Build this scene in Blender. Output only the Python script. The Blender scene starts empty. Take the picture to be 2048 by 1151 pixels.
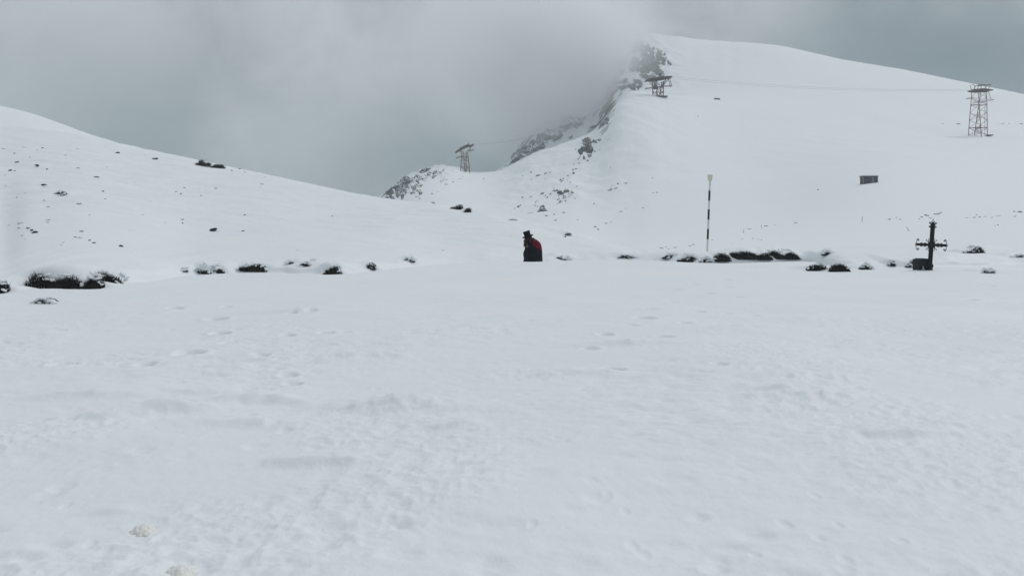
import bpy, bmesh, math, random
import numpy as np
from mathutils import Vector, Matrix, noise as mnoise

R = math.radians
S = bpy.context.scene
COL = S.collection
rng = random.Random(7)

# ------------------------------------------------------------------ camera
F = 1490.0; HZ = 450.0; CX = 1024.0; EYE = 1.6        # focal length, horizon row, centre column (photo px)
cam_d = bpy.data.cameras.new('camera'); cam = bpy.data.objects.new('camera', cam_d); COL.objects.link(cam)
cam.location = (0, 0, EYE); cam.rotation_euler = (R(90), 0, 0)
cam_d.sensor_width = 36.0; cam_d.lens = F / 2048 * 36.0
cam_d.shift_y = -(575.5 - HZ) / 2048.0
cam_d.clip_start = 0.05; cam_d.clip_end = 8000
S.camera = cam
S.view_settings.view_transform = 'Standard'; S.view_settings.look = 'None'
S.view_settings.exposure = 0.05; S.view_settings.gamma = 1.0
S.cycles.use_denoising = True
S.cycles.volume_bounces = 16; S.cycles.max_bounces = 18; S.cycles.diffuse_bounces = 3
S.cycles.volume_max_steps = 160

# ------------------------------------------------------------------ sky
SUN_EL, SUN_AZ = R(47), R(58)
w = bpy.data.worlds.new('World'); S.world = w; w.use_nodes = True
nt = w.node_tree; nt.nodes.clear(); N = nt.nodes.new; Lk = nt.links.new
out = N('ShaderNodeOutputWorld'); bg = N('ShaderNodeBackground'); Lk(bg.outputs[0], out.inputs[0])
tc = N('ShaderNodeTexCoord'); sep = N('ShaderNodeSeparateXYZ'); Lk(tc.outputs['Generated'], sep.inputs[0])
ramp = N('ShaderNodeValToRGB'); Lk(sep.outputs['Z'], ramp.inputs[0])
cr = ramp.color_ramp
stops = [(0.0, (.235, .275, .292)), (.08, (.265, .305, .325)), (.17, (.36, .392, .41)), (.30, (.455, .482, .50)), (.6, (.50, .53, .565)), (1.0, (.66, .68, .72))]
cr.elements[0].position = 0; cr.elements[0].color = (*stops[0][1], 1)
cr.elements[1].position = 1; cr.elements[1].color = (*stops[-1][1], 1)
for p, c in stops[1:-1]:
    e = cr.elements.new(p); e.color = (*c, 1)
def mixc(a, b, fac, mode='MIX'):
    m = N('ShaderNodeMix'); m.data_type = 'RGBA'; m.blend_type = mode
    if isinstance(fac, float): m.inputs[0].default_value = fac
    else: Lk(fac, m.inputs[0])
    for s, v in ((m.inputs[6], a), (m.inputs[7], b)):
        if isinstance(v, tuple): s.default_value = (*v, 1)
        else: Lk(v, s)
    return m.outputs[2]
def skydir(px, py):
    return Vector(((px - CX) / F, 1, (HZ - py) / F)).normalized()
def wnoise(scale, detail, seed, rough=.55):
    mp = N('ShaderNodeMapping'); Lk(tc.outputs['Generated'], mp.inputs[0]); mp.inputs['Location'].default_value = (seed, seed * .7, seed * 1.3)
    mp.inputs['Scale'].default_value = (1, 1, 1.25)
    n = N('ShaderNodeTexNoise'); n.inputs['Scale'].default_value = scale; n.inputs['Detail'].default_value = detail
    n.inputs['Roughness'].default_value = rough; n.inputs['Distortion'].default_value = .35
    Lk(mp.outputs[0], n.inputs['Vector']); return n.outputs['Fac']
def mrange(v, a, b, c=0., d=1.):
    m = N('ShaderNodeMapRange'); m.interpolation_type = 'SMOOTHSTEP'; Lk(v, m.inputs[0])
    for i, x in enumerate((a, b, c, d)): m.inputs[i + 1].default_value = x
    return m.outputs[0]
def math2(op, a, b):
    m = N('ShaderNodeMath'); m.operation = op
    for i, v in enumerate((a, b)):
        if isinstance(v, (int, float)): m.inputs[i].default_value = v
        else: Lk(v, m.inputs[i])
    return m.outputs[0]
warp = wnoise(3.5, 5, 4.0)
def blob(px, py, rad, amp):
    d = N('ShaderNodeVectorMath'); d.operation = 'DISTANCE'; Lk(tc.outputs['Generated'], d.inputs[0]); d.inputs[1].default_value = skydir(px, py)
    dd = math2('ADD', d.outputs['Value'], math2('MULTIPLY', math2('SUBTRACT', warp, .5), rad * 1.3))
    return math2('MULTIPLY', mrange(dd, 0.0, rad / F * 1.0 if rad > 2 else rad, 1., 0.), amp)
col = ramp.outputs[0]
big = mrange(wnoise(2.6, 6, 1.3), .33, .70)
col = mixc(col, (.60, .64, .66), math2('MULTIPLY', big, .24))
fine = mrange(wnoise(8.5, 8, 9.1, .62), .38, .66)
col = mixc(col, (.235, .29, .315), math2('MULTIPLY', fine, .6))
wisp = mrange(wnoise(6.2, 8, 22.0, .64), .46, .72)
col = mixc(col, (.52, .56, .585), math2('MULTIPLY', wisp, .55))
for px, py, rad, amp in ((215, 250, .20, .80), (740, 330, .20, .55), (970, 350, .17, .97), (1060, 290, .10, .35), (880, 170, .08, .15), (430, 90, .11, .40), (1920, 150, .24, .95), (2048, 190, .13, .6), (1680, 80, .17, .45), (1400, 60, .12, .2)):
    col = mixc(col, (.11, .155, .175), blob(px, py, rad, amp))
for px, py, rad, amp in ((560, 330, .12, .20), (640, 230, .14, .25), (1130, 110, .16, .55), (1200, 30, .20, .35), (60, 80, .18, .40), (300, 30, .15, .35), (620, 60, .2, .25), (900, 70, .2, .35), (1560, 0, .10, .2)):
    col = mixc(col, (.53, .57, .59), blob(px, py, rad, amp))
sky = N('ShaderNodeTexSky'); sky.sky_type = 'NISHITA'; sky.sun_disc = False; sky.sun_elevation = SUN_EL; sky.sun_rotation = SUN_AZ
skm = mixc((0., 0., 0.), sky.outputs[0], .10)
col = mixc(col, skm, .06)
Lk(col, bg.inputs[0]); bg.inputs[1].default_value = 1.0
SKY_STRENGTH = bg

sd = bpy.data.lights.new('sun', 'SUN'); sun = bpy.data.objects.new('sun', sd); COL.objects.link(sun)
sd.energy = 1.08; sd.angle = R(12); sd.color = (1, .975, .94)
sun.rotation_euler = (R(90) - SUN_EL, 0, math.pi - SUN_AZ + 0.0)   # light comes from beyond the ridge, right of centre
sun.location = (60, 100, 200)

# ------------------------------------------------------------------ numeric noise
def _hash(ix, iy, seed):
    h = (ix.astype(np.int64) * 374761393 + iy.astype(np.int64) * 668265263 + seed * 1442695041) & 0x7fffffff
    h = ((h ^ (h >> 13)) * 1274126177) & 0x7fffffff
    return (h ^ (h >> 16)) & 0xffff
def perlin(x, y, seed=0):
    x0 = np.floor(x); y0 = np.floor(y); fx = x - x0; fy = y - y0
    def g(ix, iy, dx, dy):
        a = _hash(ix, iy, seed) * (2 * np.pi / 65536.0); return np.cos(a) * dx + np.sin(a) * dy
    u = fx * fx * fx * (fx * (fx * 6 - 15) + 10); v = fy * fy * fy * (fy * (fy * 6 - 15) + 10)
    a = g(x0, y0, fx, fy); b = g(x0 + 1, y0, fx - 1, fy); c = g(x0, y0 + 1, fx, fy - 1); d = g(x0 + 1, y0 + 1, fx - 1, fy - 1)
    return (a + (b - a) * u) * (1 - v) + (c + (d - c) * u) * v
def fbm(x, y, sc, octs=4, gain=.5, seed=0):
    s = 0; a = 1.0
    for i in range(octs):
        s = s + a * perlin(x / sc + 17.3 * i, y / sc - 9.1 * i, seed + i * 13); sc *= .5; a *= gain
    return s
def ridged(x, y, sc, octs=5, seed=0):
    s = 0; a = 1.0
    for i in range(octs):
        s = s + a * (1 - 2.2 * np.abs(perlin(x / sc + 5.3 * i, y / sc + 3.1 * i, seed + i * 7))); sc *= .5; a *= .52
    return s
def sstep(x, a, b):
    t = np.clip((x - a) / (b - a), 0, 1); return t * t * (3 - 2 * t)

# ------------------------------------------------------------------ terrain tables: height = EYE + q*Y, q from profiles along each bearing
TB = np.arange(-2600, 4700, 2.0)
def pchip(Y, xk, yk):
    K = len(xk); h = [xk[i + 1] - xk[i] for i in range(K - 1)]; d = [(yk[i + 1] - yk[i]) / h[i] for i in range(K - 1)]
    m = [d[0]]
    for i in range(1, K - 1):
        w1 = 2 * h[i] + h[i - 1]; w2 = h[i] + 2 * h[i - 1]
        with np.errstate(all="ignore"):
            mm = (w1 + w2) / (w1 / d[i - 1] + w2 / d[i])
        m.append(np.where(d[i - 1] * d[i] > 0, mm, 0.0))
    m.append(d[-1])
    r = np.where(Y < xk[0], yk[0], yk[-1]) + np.zeros_like(Y)
    for i in range(K - 1):
        t = np.clip((Y - xk[i]) / h[i], 0, 1); msk = (Y >= xk[i]) & (Y <= xk[i + 1])
        v = yk[i] * (1 + 2 * t) * (1 - t) ** 2 + m[i] * h[i] * t * (1 - t) ** 2 + yk[i + 1] * t * t * (3 - 2 * t) + m[i + 1] * h[i] * t * t * (t - 1)
        r = np.where(msk, v, r)
    return r
def table(cols, smooth=24, smooth_in=None):
    xs = [c[0] for c in cols]; K = len(cols[0]) - 1; res = []
    for j in range(K):
        xk = [np.float64(x) for x in xs]; yk = [np.float64(c[1 + j]) for c in cols]
        v = pchip(TB, xk, yk)
        if smooth_in and j < K - 2:
            k = np.hanning(smooth_in + 3)[1:-1]; k /= k.sum()
        else: k = np.hanning(int(smooth) + 3)[1:-1]; k /= k.sum()
        n = len(k) // 2
        if n: v = np.convolve(np.pad(v, n, mode='edge'), k, 'valid')[:len(TB)]
        res.append(v)
    return res
def lut(tab, px): return np.interp(px, TB, tab)
#      px    crest  y2    gap  dip   Ysky  ysky
NEAR = [(-2600, 612, 562, 1.6, .02, 130, 20), (-700, 604, 562, 1.4, .02, 125, 176), (-250, 594, 561, 1.35, .03, 119, 225), (0, 583, 561, 1.3, .04, 115, 251), (60, 577, 549, 1.0, .05, 113, 257), (150, 576, 545, 1.0, .05, 111, 268), (240, 572, 545, 1.2, .05, 108, 288),
        (400, 549, 531, 1.8, .05, 100, 322), (520, 545, 529, 1.8, .05, 92, 346), (650, 549, 535, 1.8, .04, 86, 374), (760, 541, 528, 2.0, .05, 80, 394), (870, 528, 518, 2.5, .15, 72, 411),
        (980, 524, 516, 3.5, .45, 62, 427), (1065, 523.5, 516, 4.5, .5, 57, 443), (1130, 522, 515, 4.5, .45, 54, 460), (1280, 521, 512, 3.5, .2, 48, 501), (1420, 524, 506, 2.5, .05, 46, 502), (1600, 522, 502, 2.5, .05, 47, 499),
        (1700, 541, 508, 5, .03, 48, 498), (1840, 541, 510, 5, .03, 50, 496), (2048, 537, 510, 5, .03, 52, 492), (2800, 537, 510, 5, .03, 52, 488), (4700, 537, 510, 5, .03, 52, 488)]
nc, n2, ng, nd, nY, ns = table(NEAR, 22)
def base_near(X, Y):
    Ye = np.maximum(Y, 2.0); px = CX + F * X / Ye
    yc = lut(nc, px); Yc = EYE * F / (yc - HZ); y2 = lut(n2, px); gap = lut(ng, px); dip = lut(nd, px)
    Ys = lut(nY, px); ys = lut(ns, px)
    q = lambda yy: -(yy - HZ) / F
    Ya = Yc * .88
    Y1 = Yc + gap * .38; Y2 = Yc + gap; Y3 = Yc + gap + .45 * (Ys - Yc - gap)
    y3 = y2 + (ys - y2) * .70
    Y4 = Ys * 1.5; Y5 = Ys * 3.2
    ks = [Ya, Yc, Y1, Y2, Y3, Ys, Y4, Y5]
    vs = [-EYE / Ya, -EYE / Yc, (-EYE - dip) / Y1, q(y2), q(y3), q(ys), q(ys + 110), q(ys + 260)]
    z = EYE + pchip(Ye, ks, vs) * Ye
    z = np.where(Ye < Ya, 0.0, z)
    return np.maximum(z, -55)
# craggy mountain beyond: skyline depths and rows
#      px   Y0  y0   Y1  y1    Yb  yb   (brow)   Yd  yd   Yt  yt (far skyline)
FAR = [(-2600, 60, 640, 100, 640, 400, 600, 470, 620, 620, 600), (640, 60, 560, 150, 520, 430, 470, 480, 490, 620, 480), (740, 60, 560, 150, 500, 450, 415, 490, 440, 620, 470), (772, 60, 560, 150, 490, 460, 393, 500, 430, 620, 450), (800, 60, 560, 150, 480, 470, 366, 510, 420, 620, 440),
       (830, 60, 560, 150, 470, 475, 351, 520, 400, 620, 430), (865, 60, 555, 150, 465, 480, 340, 520, 390, 620, 420), (900, 60, 550, 150, 462, 490, 337, 530, 380, 620, 400), (930, 60, 545, 150, 460, 505, 342, 545, 370, 620, 380), (985, 60, 540, 150, 460, 505, 343, 550, 360, 620, 352),
       (1020, 60, 535, 150, 460, 495, 331, 540, 345, 620, 322), (1060, 60, 530, 150, 458, 485, 310, 530, 325, 620, 268), (1100, 60, 527, 150, 455, 480, 298, 530, 315, 625, 246), (1140, 60, 524, 140, 460, 470, 285, 520, 300, 635, 226), (1190, 60, 520, 140, 462, 465, 264, 515, 285, 650, 202),
       (1213, 60, 518, 137, 465, 463, 226, 512, 240, 656, 180), (1225, 60, 517, 135, 465, 462, 205, 510, 220, 660, 145), (1240, 60, 515, 135, 465, 462, 190, 510, 208, 665, 112), (1262, 60, 512, 135, 462, 460, 184, 510, 200, 670, 90), (1290, 60, 510, 135, 455, 458, 186, 510, 200, 680, 72), (1340, 60, 510, 140, 445, 455, 193, 510, 192, 690, 74),
       (1400, 60, 509, 140, 438, 455, 200, 515, 186, 700, 77), (1450, 60, 508, 145, 430, 455, 206, 520, 184, 700, 86), (1466, 60, 508, 145, 430, 455, 208, 520, 184, 700, 87), (1480, 60, 508, 145, 430, 455, 210, 520, 185, 700, 81), (1540, 60, 508, 150, 418, 450, 217, 520, 190, 700, 86), (1600, 60, 507, 150, 405, 450, 222, 520, 195, 700, 100),
       (1700, 60, 506, 150, 375, 440, 236, 520, 200, 695, 124), (1800, 60, 506, 150, 365, 430, 248, 520, 212, 690, 138), (1900, 60, 504, 150, 372, 430, 256, 520, 225, 680, 158), (1958, 60, 502, 150, 378, 430, 259, 520, 232, 675, 170), (2048, 60, 500, 150, 380, 430, 264, 520, 245, 665, 189),
       (2300, 60, 500, 150, 385, 430, 300, 520, 290, 640, 250), (2800, 60, 500, 150, 400, 430, 350, 520, 340, 620, 320), (4700, 60, 500, 150, 420, 430, 380, 520, 375, 620, 370)]
ft = table(FAR, 11, 41)
def far_core(px, Y):
    v = [lut(t, px) for t in ft]; q = lambda yy: -(yy - HZ) / F
    ks = [v[0] * .7, v[0], v[2], v[4], v[6], v[8], v[8] * 1.25, v[8] * 1.6]
    vs = [q(v[1] + 60), q(v[1]), q(v[3]), q(v[5]), q(v[7]), q(v[9]), q(v[9] + 90), q(v[9] + 260)]
    return EYE + pchip(Y, ks, vs) * Y
def base_far(X, Y, rough=True):
    px = CX + F * X / np.maximum(Y, 2); wd = 75 * sstep(px, 1270, 1345); z = 0
    for o_, w_ in ((-1, .1), (-.5, .25), (0, .3), (.5, .25), (1, .1)): z = z + w_ * far_core(px + o_ * wd, Y)
    # gentle relief everywhere, gullies on the left flank, crags on the cliff and knoll
    z = z + (.8 * fbm(X, Y, 60, 4, .45, 3) + .16 * fbm(X + .4 * Y, Y * .5, 9, 3, .5, 33)) * sstep(Y, 90, 260)
    flank = sstep(px, 960, 1060) * (1 - sstep(px, 1180, 1420)) * sstep(Y, 150, 300) * (1 - sstep(Y, 470, 520))
    z = z + flank * 1.6 * (ridged(X * 1.0 + Y * .25, Y * .35, 26, 5, 11) - .93)
    crag = (1 - sstep(px, 1290, 1400)) * sstep(Y, 515, 560)
    z = z + crag * (3.6 * (ridged(X + 8 * perlin(X / 30, Y / 30, 2), Y * .8, 26, 6, 21) - .8) + 1.6 * fbm(X, Y, 7, 3, .6, 5))
    kn = (1 - sstep(px, 900, 945)) * sstep(px, 700, 760) * sstep(Y, 385, 430) * (1 - sstep(Y, 500, 560))
    z = z + kn * (3.0 * (ridged(X, Y * .7, 22, 6, 41) - .8) + .8 * fbm(X, Y, 4, 3, .6, 8))
    return np.maximum(z, -55)
HILL = [(-2600, 600), (-1200, -40), (-400, 120), (0, 211), (60, 225), (120, 246), (180, 268), (240, 287), (300, 312), (360, 345), (450, 420), (600, 560), (4700, 700)]
ht, = table(HILL, 30)
def base_hill(X, Y):
    px = CX + F * X / Y; q = -(lut(ht, px) - HZ) / F
    ks = [100 + 0 * Y, 260 + 0 * Y, 420 + 0 * Y]; vs = [q - .14, q, q - .16]
    return np.maximum(EYE + pchip(Y, ks, vs) * Y + .25 * fbm(X, Y, 30, 4, .5, 77), -55)

# --- small relief of the near snow: undulation, wind crust, trampled patches, prints and heaps (world metres)
def gp(px, py):                         # point of the flat snow seen at a photo pixel
    Y = EYE * F / (py - HZ); return ((px - CX) / F * Y, Y)
PRINTS = []                             # x, y, radius across, radius along, turn, depth
for px, py, ln, an in ((350, 614, .30, -.5), (432, 636, .40, -.55), (452, 610, .20, 0), (470, 661, .2, 0), (440, 668, .3, -.9), (455, 684, .2, -.6), (520, 712, .22, -1), (530, 722, .18, -.8), (556, 740, .17, 0), (575, 750, .18, .2), (585, 766, .17, 0), (125, 728, .3, -.6), (118, 655, .2, 0), (600, 622, .26, .1), (622, 626, .2, .3), (583, 628, .18, 0), (575, 672, .2, -.6), (655, 668, .26, 0), (690, 665, .2, 0), (380, 708, .33, -.2), (290, 733, .2, 0),
                       (1389, 568, .24, 0), (1453, 560, .26, 0), (1457, 575, .3, -.4), (1478, 596, .24, 0), (1352, 580, .3, 0), (1348, 603, .22, 0), (1302, 618, .3, .2), (1420, 590, .24, .2), (1398, 622, .24, .1), (1370, 648, .22, 0), (1265, 655, .24, .2), (1210, 672, .22, .1), (1180, 700, .2, 0), (1500, 622, .24, -.2), (1330, 676, .25, -.4), (1940, 598, .3, 0), (1980, 572, .3, 0), (1960, 570, .25, 0), (1438, 735, .16, 0), (1455, 625, .2, 0), (1510, 632, .2, 0), (1290, 640, .35, .2), (1225, 740, .25, 0),
                       (690, 1081, .055, -.5), (1065, 1045, .05, 0), (1215, 990, .05, 0), (1475, 935, .05, .3), (1630, 988, .06, 0), (1570, 1043, .07, .2), (1678, 1045, .05, 0), (1800, 1083, .07, 0), (1510, 1103, .05, 0), (1690, 1112, .06, 0), (1690, 1130, .07, 0), (1285, 1100, .07, .2), (1265, 1085, .06, 0), (1640, 1070, .06, 0), (1250, 1018, .05, 0), (545, 850, .1, 0), (570, 860, .1, 0), (500, 828, .11, 0), (180, 1078, .06, .3), (210, 1090, .05, 0), (315, 1070, .05, 0), (130, 998, .05, 0)):
    x, y = gp(px, py); PRINTS.append((x, y, ln * .5, ln * .30 + .03, an, min(.11, ln * (.30 if py < 800 else .16))))
for i in range(230):                    # wandering boot prints and wind pits over the trodden ground
    px = rng.uniform(-300, 2300); py = 640 + 520 * rng.random() ** 1.3
    x, y = gp(px, py); r = rng.uniform(.04, .10); PRINTS.append((x, y, r * rng.uniform(.9, 1.7), r, rng.uniform(-.6, .6), rng.uniform(.004, .015)))
HEAPS = [(x, y, a, b, t, h) for (x, y), a, b, t, h in (
    (gp(320, 828), .55, .16, .35, .085), (gp(515, 802), .42, .16, -.05, .075), (gp(500, 848), .5, .2, .05, .05), (gp(800, 812), .65, .25, -.05, .085), (gp(640, 925), .38, .14, -.1, .05), (gp(1255, 694), .7, .18, 0, .06), (gp(1150, 745), .5, .25, 0, .05), (gp(220, 1010), .14, .07, .1, .025),
    (gp(1570, 785), .55, .2, 0, .05), (gp(1640, 800), .4, .2, 0, .05), (gp(1800, 880), .5, .14, .1, .05), (gp(1890, 870), .5, .14, -.1, .035), (gp(1340, 920), .2, .1, 0, .025), (gp(600, 625), .6, .35, 0, .06), (gp(770, 715), .5, .2, 0, .045), (gp(60, 665), .7, .3, 0, .05), (gp(1900, 735), .5, .2, 0, .05), (gp(1500, 660), 1.5, .3, .05, .05), (gp(1700, 640), 1.6, .35, 0, .05), (gp(440, 790), .5, .15, .2, .05), (gp(190, 795), .5, .15, 0, .04), (gp(930, 850), .3, .1, .1, .03), (gp(60, 1100), .16, .08, 0, .025), (gp(560, 1115), .15, .07, 0, .02))]
MOUNDS = []                             # filled from the tufts: snow banked up behind each one
def near(X, Y):
    z = base_near(X, Y)
    px = CX + F * X / np.maximum(Y, 2)
    on = sstep(Y, -1, 2)
    front = 1 - sstep(Y, 15, 21)
    back = sstep(Y, 24, 45)
    und = .085 * fbm(X, Y * 1.3, 4.2, 3, .5, 31) * front
    rough = np.clip(.45 + 1.1 * fbm(X, Y, 3.4, 2, .5, 55), .12, 1.0) * (.35 + .65 * sstep(-Y, -15, -9.5))
    f1 = fbm(X * .8 + .2 * Y, Y * 1.6, .42, 4, .55, 61)
    f1 = np.where(f1 > 0, f1, f1 * 1.3)
    tramp = sstep(fbm(X, Y, 2.1, 2, .5, 91), -.12, .28) * (1 - sstep(Y, 10, 15))
    lump = ridged(X * .9, Y * 1.3, .24, 3, 83) - .55
    z = z + und + front * on * (.036 * rough * f1 + .019 * tramp * lump + .0025 * fbm(X, Y, .09, 2, .5, 99) * (1 - sstep(Y, 5, 9)) + .030 * fbm(X * .22 + .12 * Y, Y, .75, 3, .5, 101)) + .004 * (1 - front) * fbm(X, Y, .5, 3, .5, 62)
    # hillside: wind ripples running down the slope
    z = z + back * (.13 * fbm(X * .30 + .10 * Y, Y, 1.3, 4, .55, 71) + .30 * fbm(X * .5 + .2 * Y, Y, 6, 3, .5, 72))
    for L, sg in ((PRINTS, -1), (HEAPS, 1)):
        for x, y, a, b, t, h in L:
            m = (np.abs(X - x) < 3 * a) & (np.abs(Y - y) < 3 * a)
            if not m.any(): continue
            dx = X[m] - x; dy = Y[m] - y; c, s = math.cos(t), math.sin(t)
            u = (dx * c + dy * s) / a; v = (-dx * s + dy * c) / b
            r2 = u * u + v * v
            if sg < 0: z[m] += h * (-np.exp(-r2 ** 2 * .9) + .14 * np.exp(-(np.sqrt(r2) - 1.4) ** 2 * 5))
            else:
                vv = np.where(v < 0, v * 1.9, v * .8)     # steeper lip towards the viewer
                z[m] += 1.15 * h * np.exp(-(u * u + vv * vv)) * (1 + .5 * perlin(X[m] / .18, Y[m] / .14, 5))
    yc = lut(nc, px); Yl = EYE * F / (yc - HZ) + lut(ng, px) * .55 + .8 * fbm(X, Y * 0, 5, 3, .5, 12)
    d = Y - Yl; st_ = np.clip(.35 + 1.3 * fbm(X, Y * .2, 2.6, 3, .55, 14), 0, 1)
    z = z + .17 * st_ * (sstep(d, 0, .22) - sstep(d, .6, 7)) - .05 * st_ * np.exp(-((d + .12) / .22) ** 2)
    acc = np.zeros_like(z)
    for x, y, a, b, h, zt in MOUNDS:
        m = (np.abs(X - x) < a + 1.5) & (np.abs(Y - y) < 6)
        if not m.any(): continue
        wob = 1 + .35 * perlin(X[m] / .45, Y[m] / .8, 44)
        ex = 1 - sstep(np.abs(X[m] - x), a * .65, a * 1.05 + .35)
        dy = Y[m] - y
        fr = sstep(dy, -.04, .20) * np.exp(-np.maximum(dy - .35, 0) ** 2 / b) * wob
        acc[m] = np.maximum(acc[m], .80 * h * ex * fr * (1 + .25 * perlin(X[m] / .5, Y[m] / .5, 15)))
        sc = np.exp(-((dy + .35) / .30) ** 2) * (1 - sstep(np.abs(X[m] - x), a * .8, a + .5))
        z[m] -= .05 * sc
    return z + acc

def hit(px, py, fn, Y0, Y1, n=6000):
    Y = np.geomspace(Y0, Y1, n); X = (px - CX) / F * Y; Z = fn(X, Y)
    row = HZ - (Z - EYE) / Y * F
    i = int(np.argmax(row <= py)) if (row <= py).any() else int(np.argmin(row))
    return Vector((X[i], Y[i], Z[i]))

# ------------------------------------------------------------------ material helpers
def mat(name, color, rough=.7, spec=.3):
    m = bpy.data.materials.new(name); m.use_nodes = True; t = m.node_tree
    b = t.nodes['Principled BSDF']; b.inputs['Base Color'].default_value = (*color, 1); b.inputs['Roughness'].default_value = rough
    b.inputs['Specular IOR Level'].default_value = spec
    return m, t, b
def noisy(name, c1, c2, scale=6, rough=.75, bump=.0, bscale=40, spec=.3, detail=6, metallic=0):
    m, t, b = mat(name, c1, rough, spec); n = t.nodes.new; l = t.links.new
    co = n('ShaderNodeTexCoord'); no = n('ShaderNodeTexNoise'); no.inputs['Scale'].default_value = scale; no.inputs['Detail'].default_value = detail
    l(co.outputs['Object'], no.inputs['Vector'])
    r = n('ShaderNodeValToRGB'); r.color_ramp.elements[0].position = .35; r.color_ramp.elements[1].position = .68
    r.color_ramp.elements[0].color = (*c1, 1); r.color_ramp.elements[1].color = (*c2, 1)
    l(no.outputs['Fac'], r.inputs[0]); l(r.outputs[0], b.inputs['Base Color']); b.inputs['Metallic'].default_value = metallic
    if bump:
        n2 = n('ShaderNodeTexNoise'); n2.inputs['Scale'].default_value = bscale; n2.inputs['Detail'].default_value = 5; l(co.outputs['Object'], n2.inputs['Vector'])
        bp = n('ShaderNodeBump'); bp.inputs['Strength'].default_value = bump; bp.inputs['Distance'].default_value = .05
        l(n2.outputs['Fac'], bp.inputs['Height']); l(bp.outputs[0], b.inputs['Normal'])
    return m
SNOW = (.80, .835, .86)
def snow_mat(name, bump=.25, scales=(9, 55), dist=(.02, .004)):
    m, t, b = mat(name, SNOW, .55, .25); n = t.nodes.new; l = t.links.new
    g = n('ShaderNodeNewGeometry')
    c = n('ShaderNodeTexNoise'); c.inputs['Scale'].default_value = .35; c.inputs['Detail'].default_value = 6; l(g.outputs['Position'], c.inputs['Vector'])
    r = n('ShaderNodeValToRGB'); r.color_ramp.elements[0].position = .3; r.color_ramp.elements[1].position = .7
    r.color_ramp.elements[0].color = (.785, .825, .855, 1); r.color_ramp.elements[1].color = (.825, .85, .872, 1)
    l(c.outputs['Fac'], r.inputs[0]); l(r.outputs[0], b.inputs['Base Color'])
    prev = None
    for sc, d in zip(scales, dist):
        no = n('ShaderNodeTexNoise'); no.inputs['Scale'].default_value = sc; no.inputs['Detail'].default_value = 5; no.inputs['Roughness'].default_value = .6
        l(g.outputs['Position'], no.inputs['Vector'])
        bp = n('ShaderNodeBump'); bp.inputs['Strength'].default_value = bump; bp.inputs['Distance'].default_value = d
        l(no.outputs['Fac'], bp.inputs['Height'])
        if prev: l(prev, bp.inputs['Normal'])
        prev = bp.outputs[0]
    l(prev, b.inputs['Normal'])
    return m
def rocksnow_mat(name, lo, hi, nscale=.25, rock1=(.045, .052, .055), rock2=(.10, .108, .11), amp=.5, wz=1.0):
    """rock where the face is steep, snow where it lies back"""
    m, t, b = mat(name, SNOW, .7, .2); n = t.nodes.new; l = t.links.new
    g = n('ShaderNodeNewGeometry'); s = n('ShaderNodeSeparateXYZ'); l(g.outputs['Normal'], s.inputs[0])
    no = n('ShaderNodeTexNoise'); no.inputs['Scale'].default_value = nscale; no.inputs['Detail'].default_value = 8; no.inputs['Roughness'].default_value = .65
    l(g.outputs['Position'], no.inputs['Vector'])
    a = n('ShaderNodeMath'); a.operation = 'MULTIPLY_ADD'; l(no.outputs['Fac'], a.inputs[0]); a.inputs[1].default_value = amp; zw = n('ShaderNodeMath'); zw.operation = 'MULTIPLY'; zw.inputs[1].default_value = wz; l(s.outputs['Z'], zw.inputs[0]); l(zw.outputs[0], a.inputs[2])
    mr = n('ShaderNodeMapRange'); l(a.outputs[0], mr.inputs[0]); mr.inputs[1].default_value = lo + amp * .5; mr.inputs[2].default_value = hi + amp * .5; mr.inputs[3].default_value = 0; mr.inputs[4].default_value = 1
    n2 = n('ShaderNodeTexNoise'); n2.inputs['Scale'].default_value = nscale * 3; n2.inputs['Detail'].default_value = 6; l(g.outputs['Position'], n2.inputs['Vector'])
    mx = n('ShaderNodeMix'); mx.data_type = 'RGBA'; l(n2.outputs['Fac'], mx.inputs[0]); mx.inputs[6].default_value = (*rock1, 1); mx.inputs[7].default_value = (*rock2, 1)
    m2 = n('ShaderNodeMix'); m2.data_type = 'RGBA'; l(mr.outputs[0], m2.inputs[0]); l(mx.outputs[2], m2.inputs[6]); m2.inputs[7].default_value = (*SNOW, 1)
    l(m2.outputs[2], b.inputs['Base Color'])
    return m

M_snow = snow_mat('near_snow', .32, (11, 60), (.03, .005))
M_hill = snow_mat('hill_snow', .3, (.5, 4), (.15, .03))
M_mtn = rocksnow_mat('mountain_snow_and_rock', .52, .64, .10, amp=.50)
M_rock = rocksnow_mat('outcrop_rock', .64, .74, .33, (.022, .027, .030), (.060, .068, .072), amp=1.3)
M_stone = rocksnow_mat('stone', .62, .80, 3, (.02, .022, .024), (.055, .055, .055), amp=.4)

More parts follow.
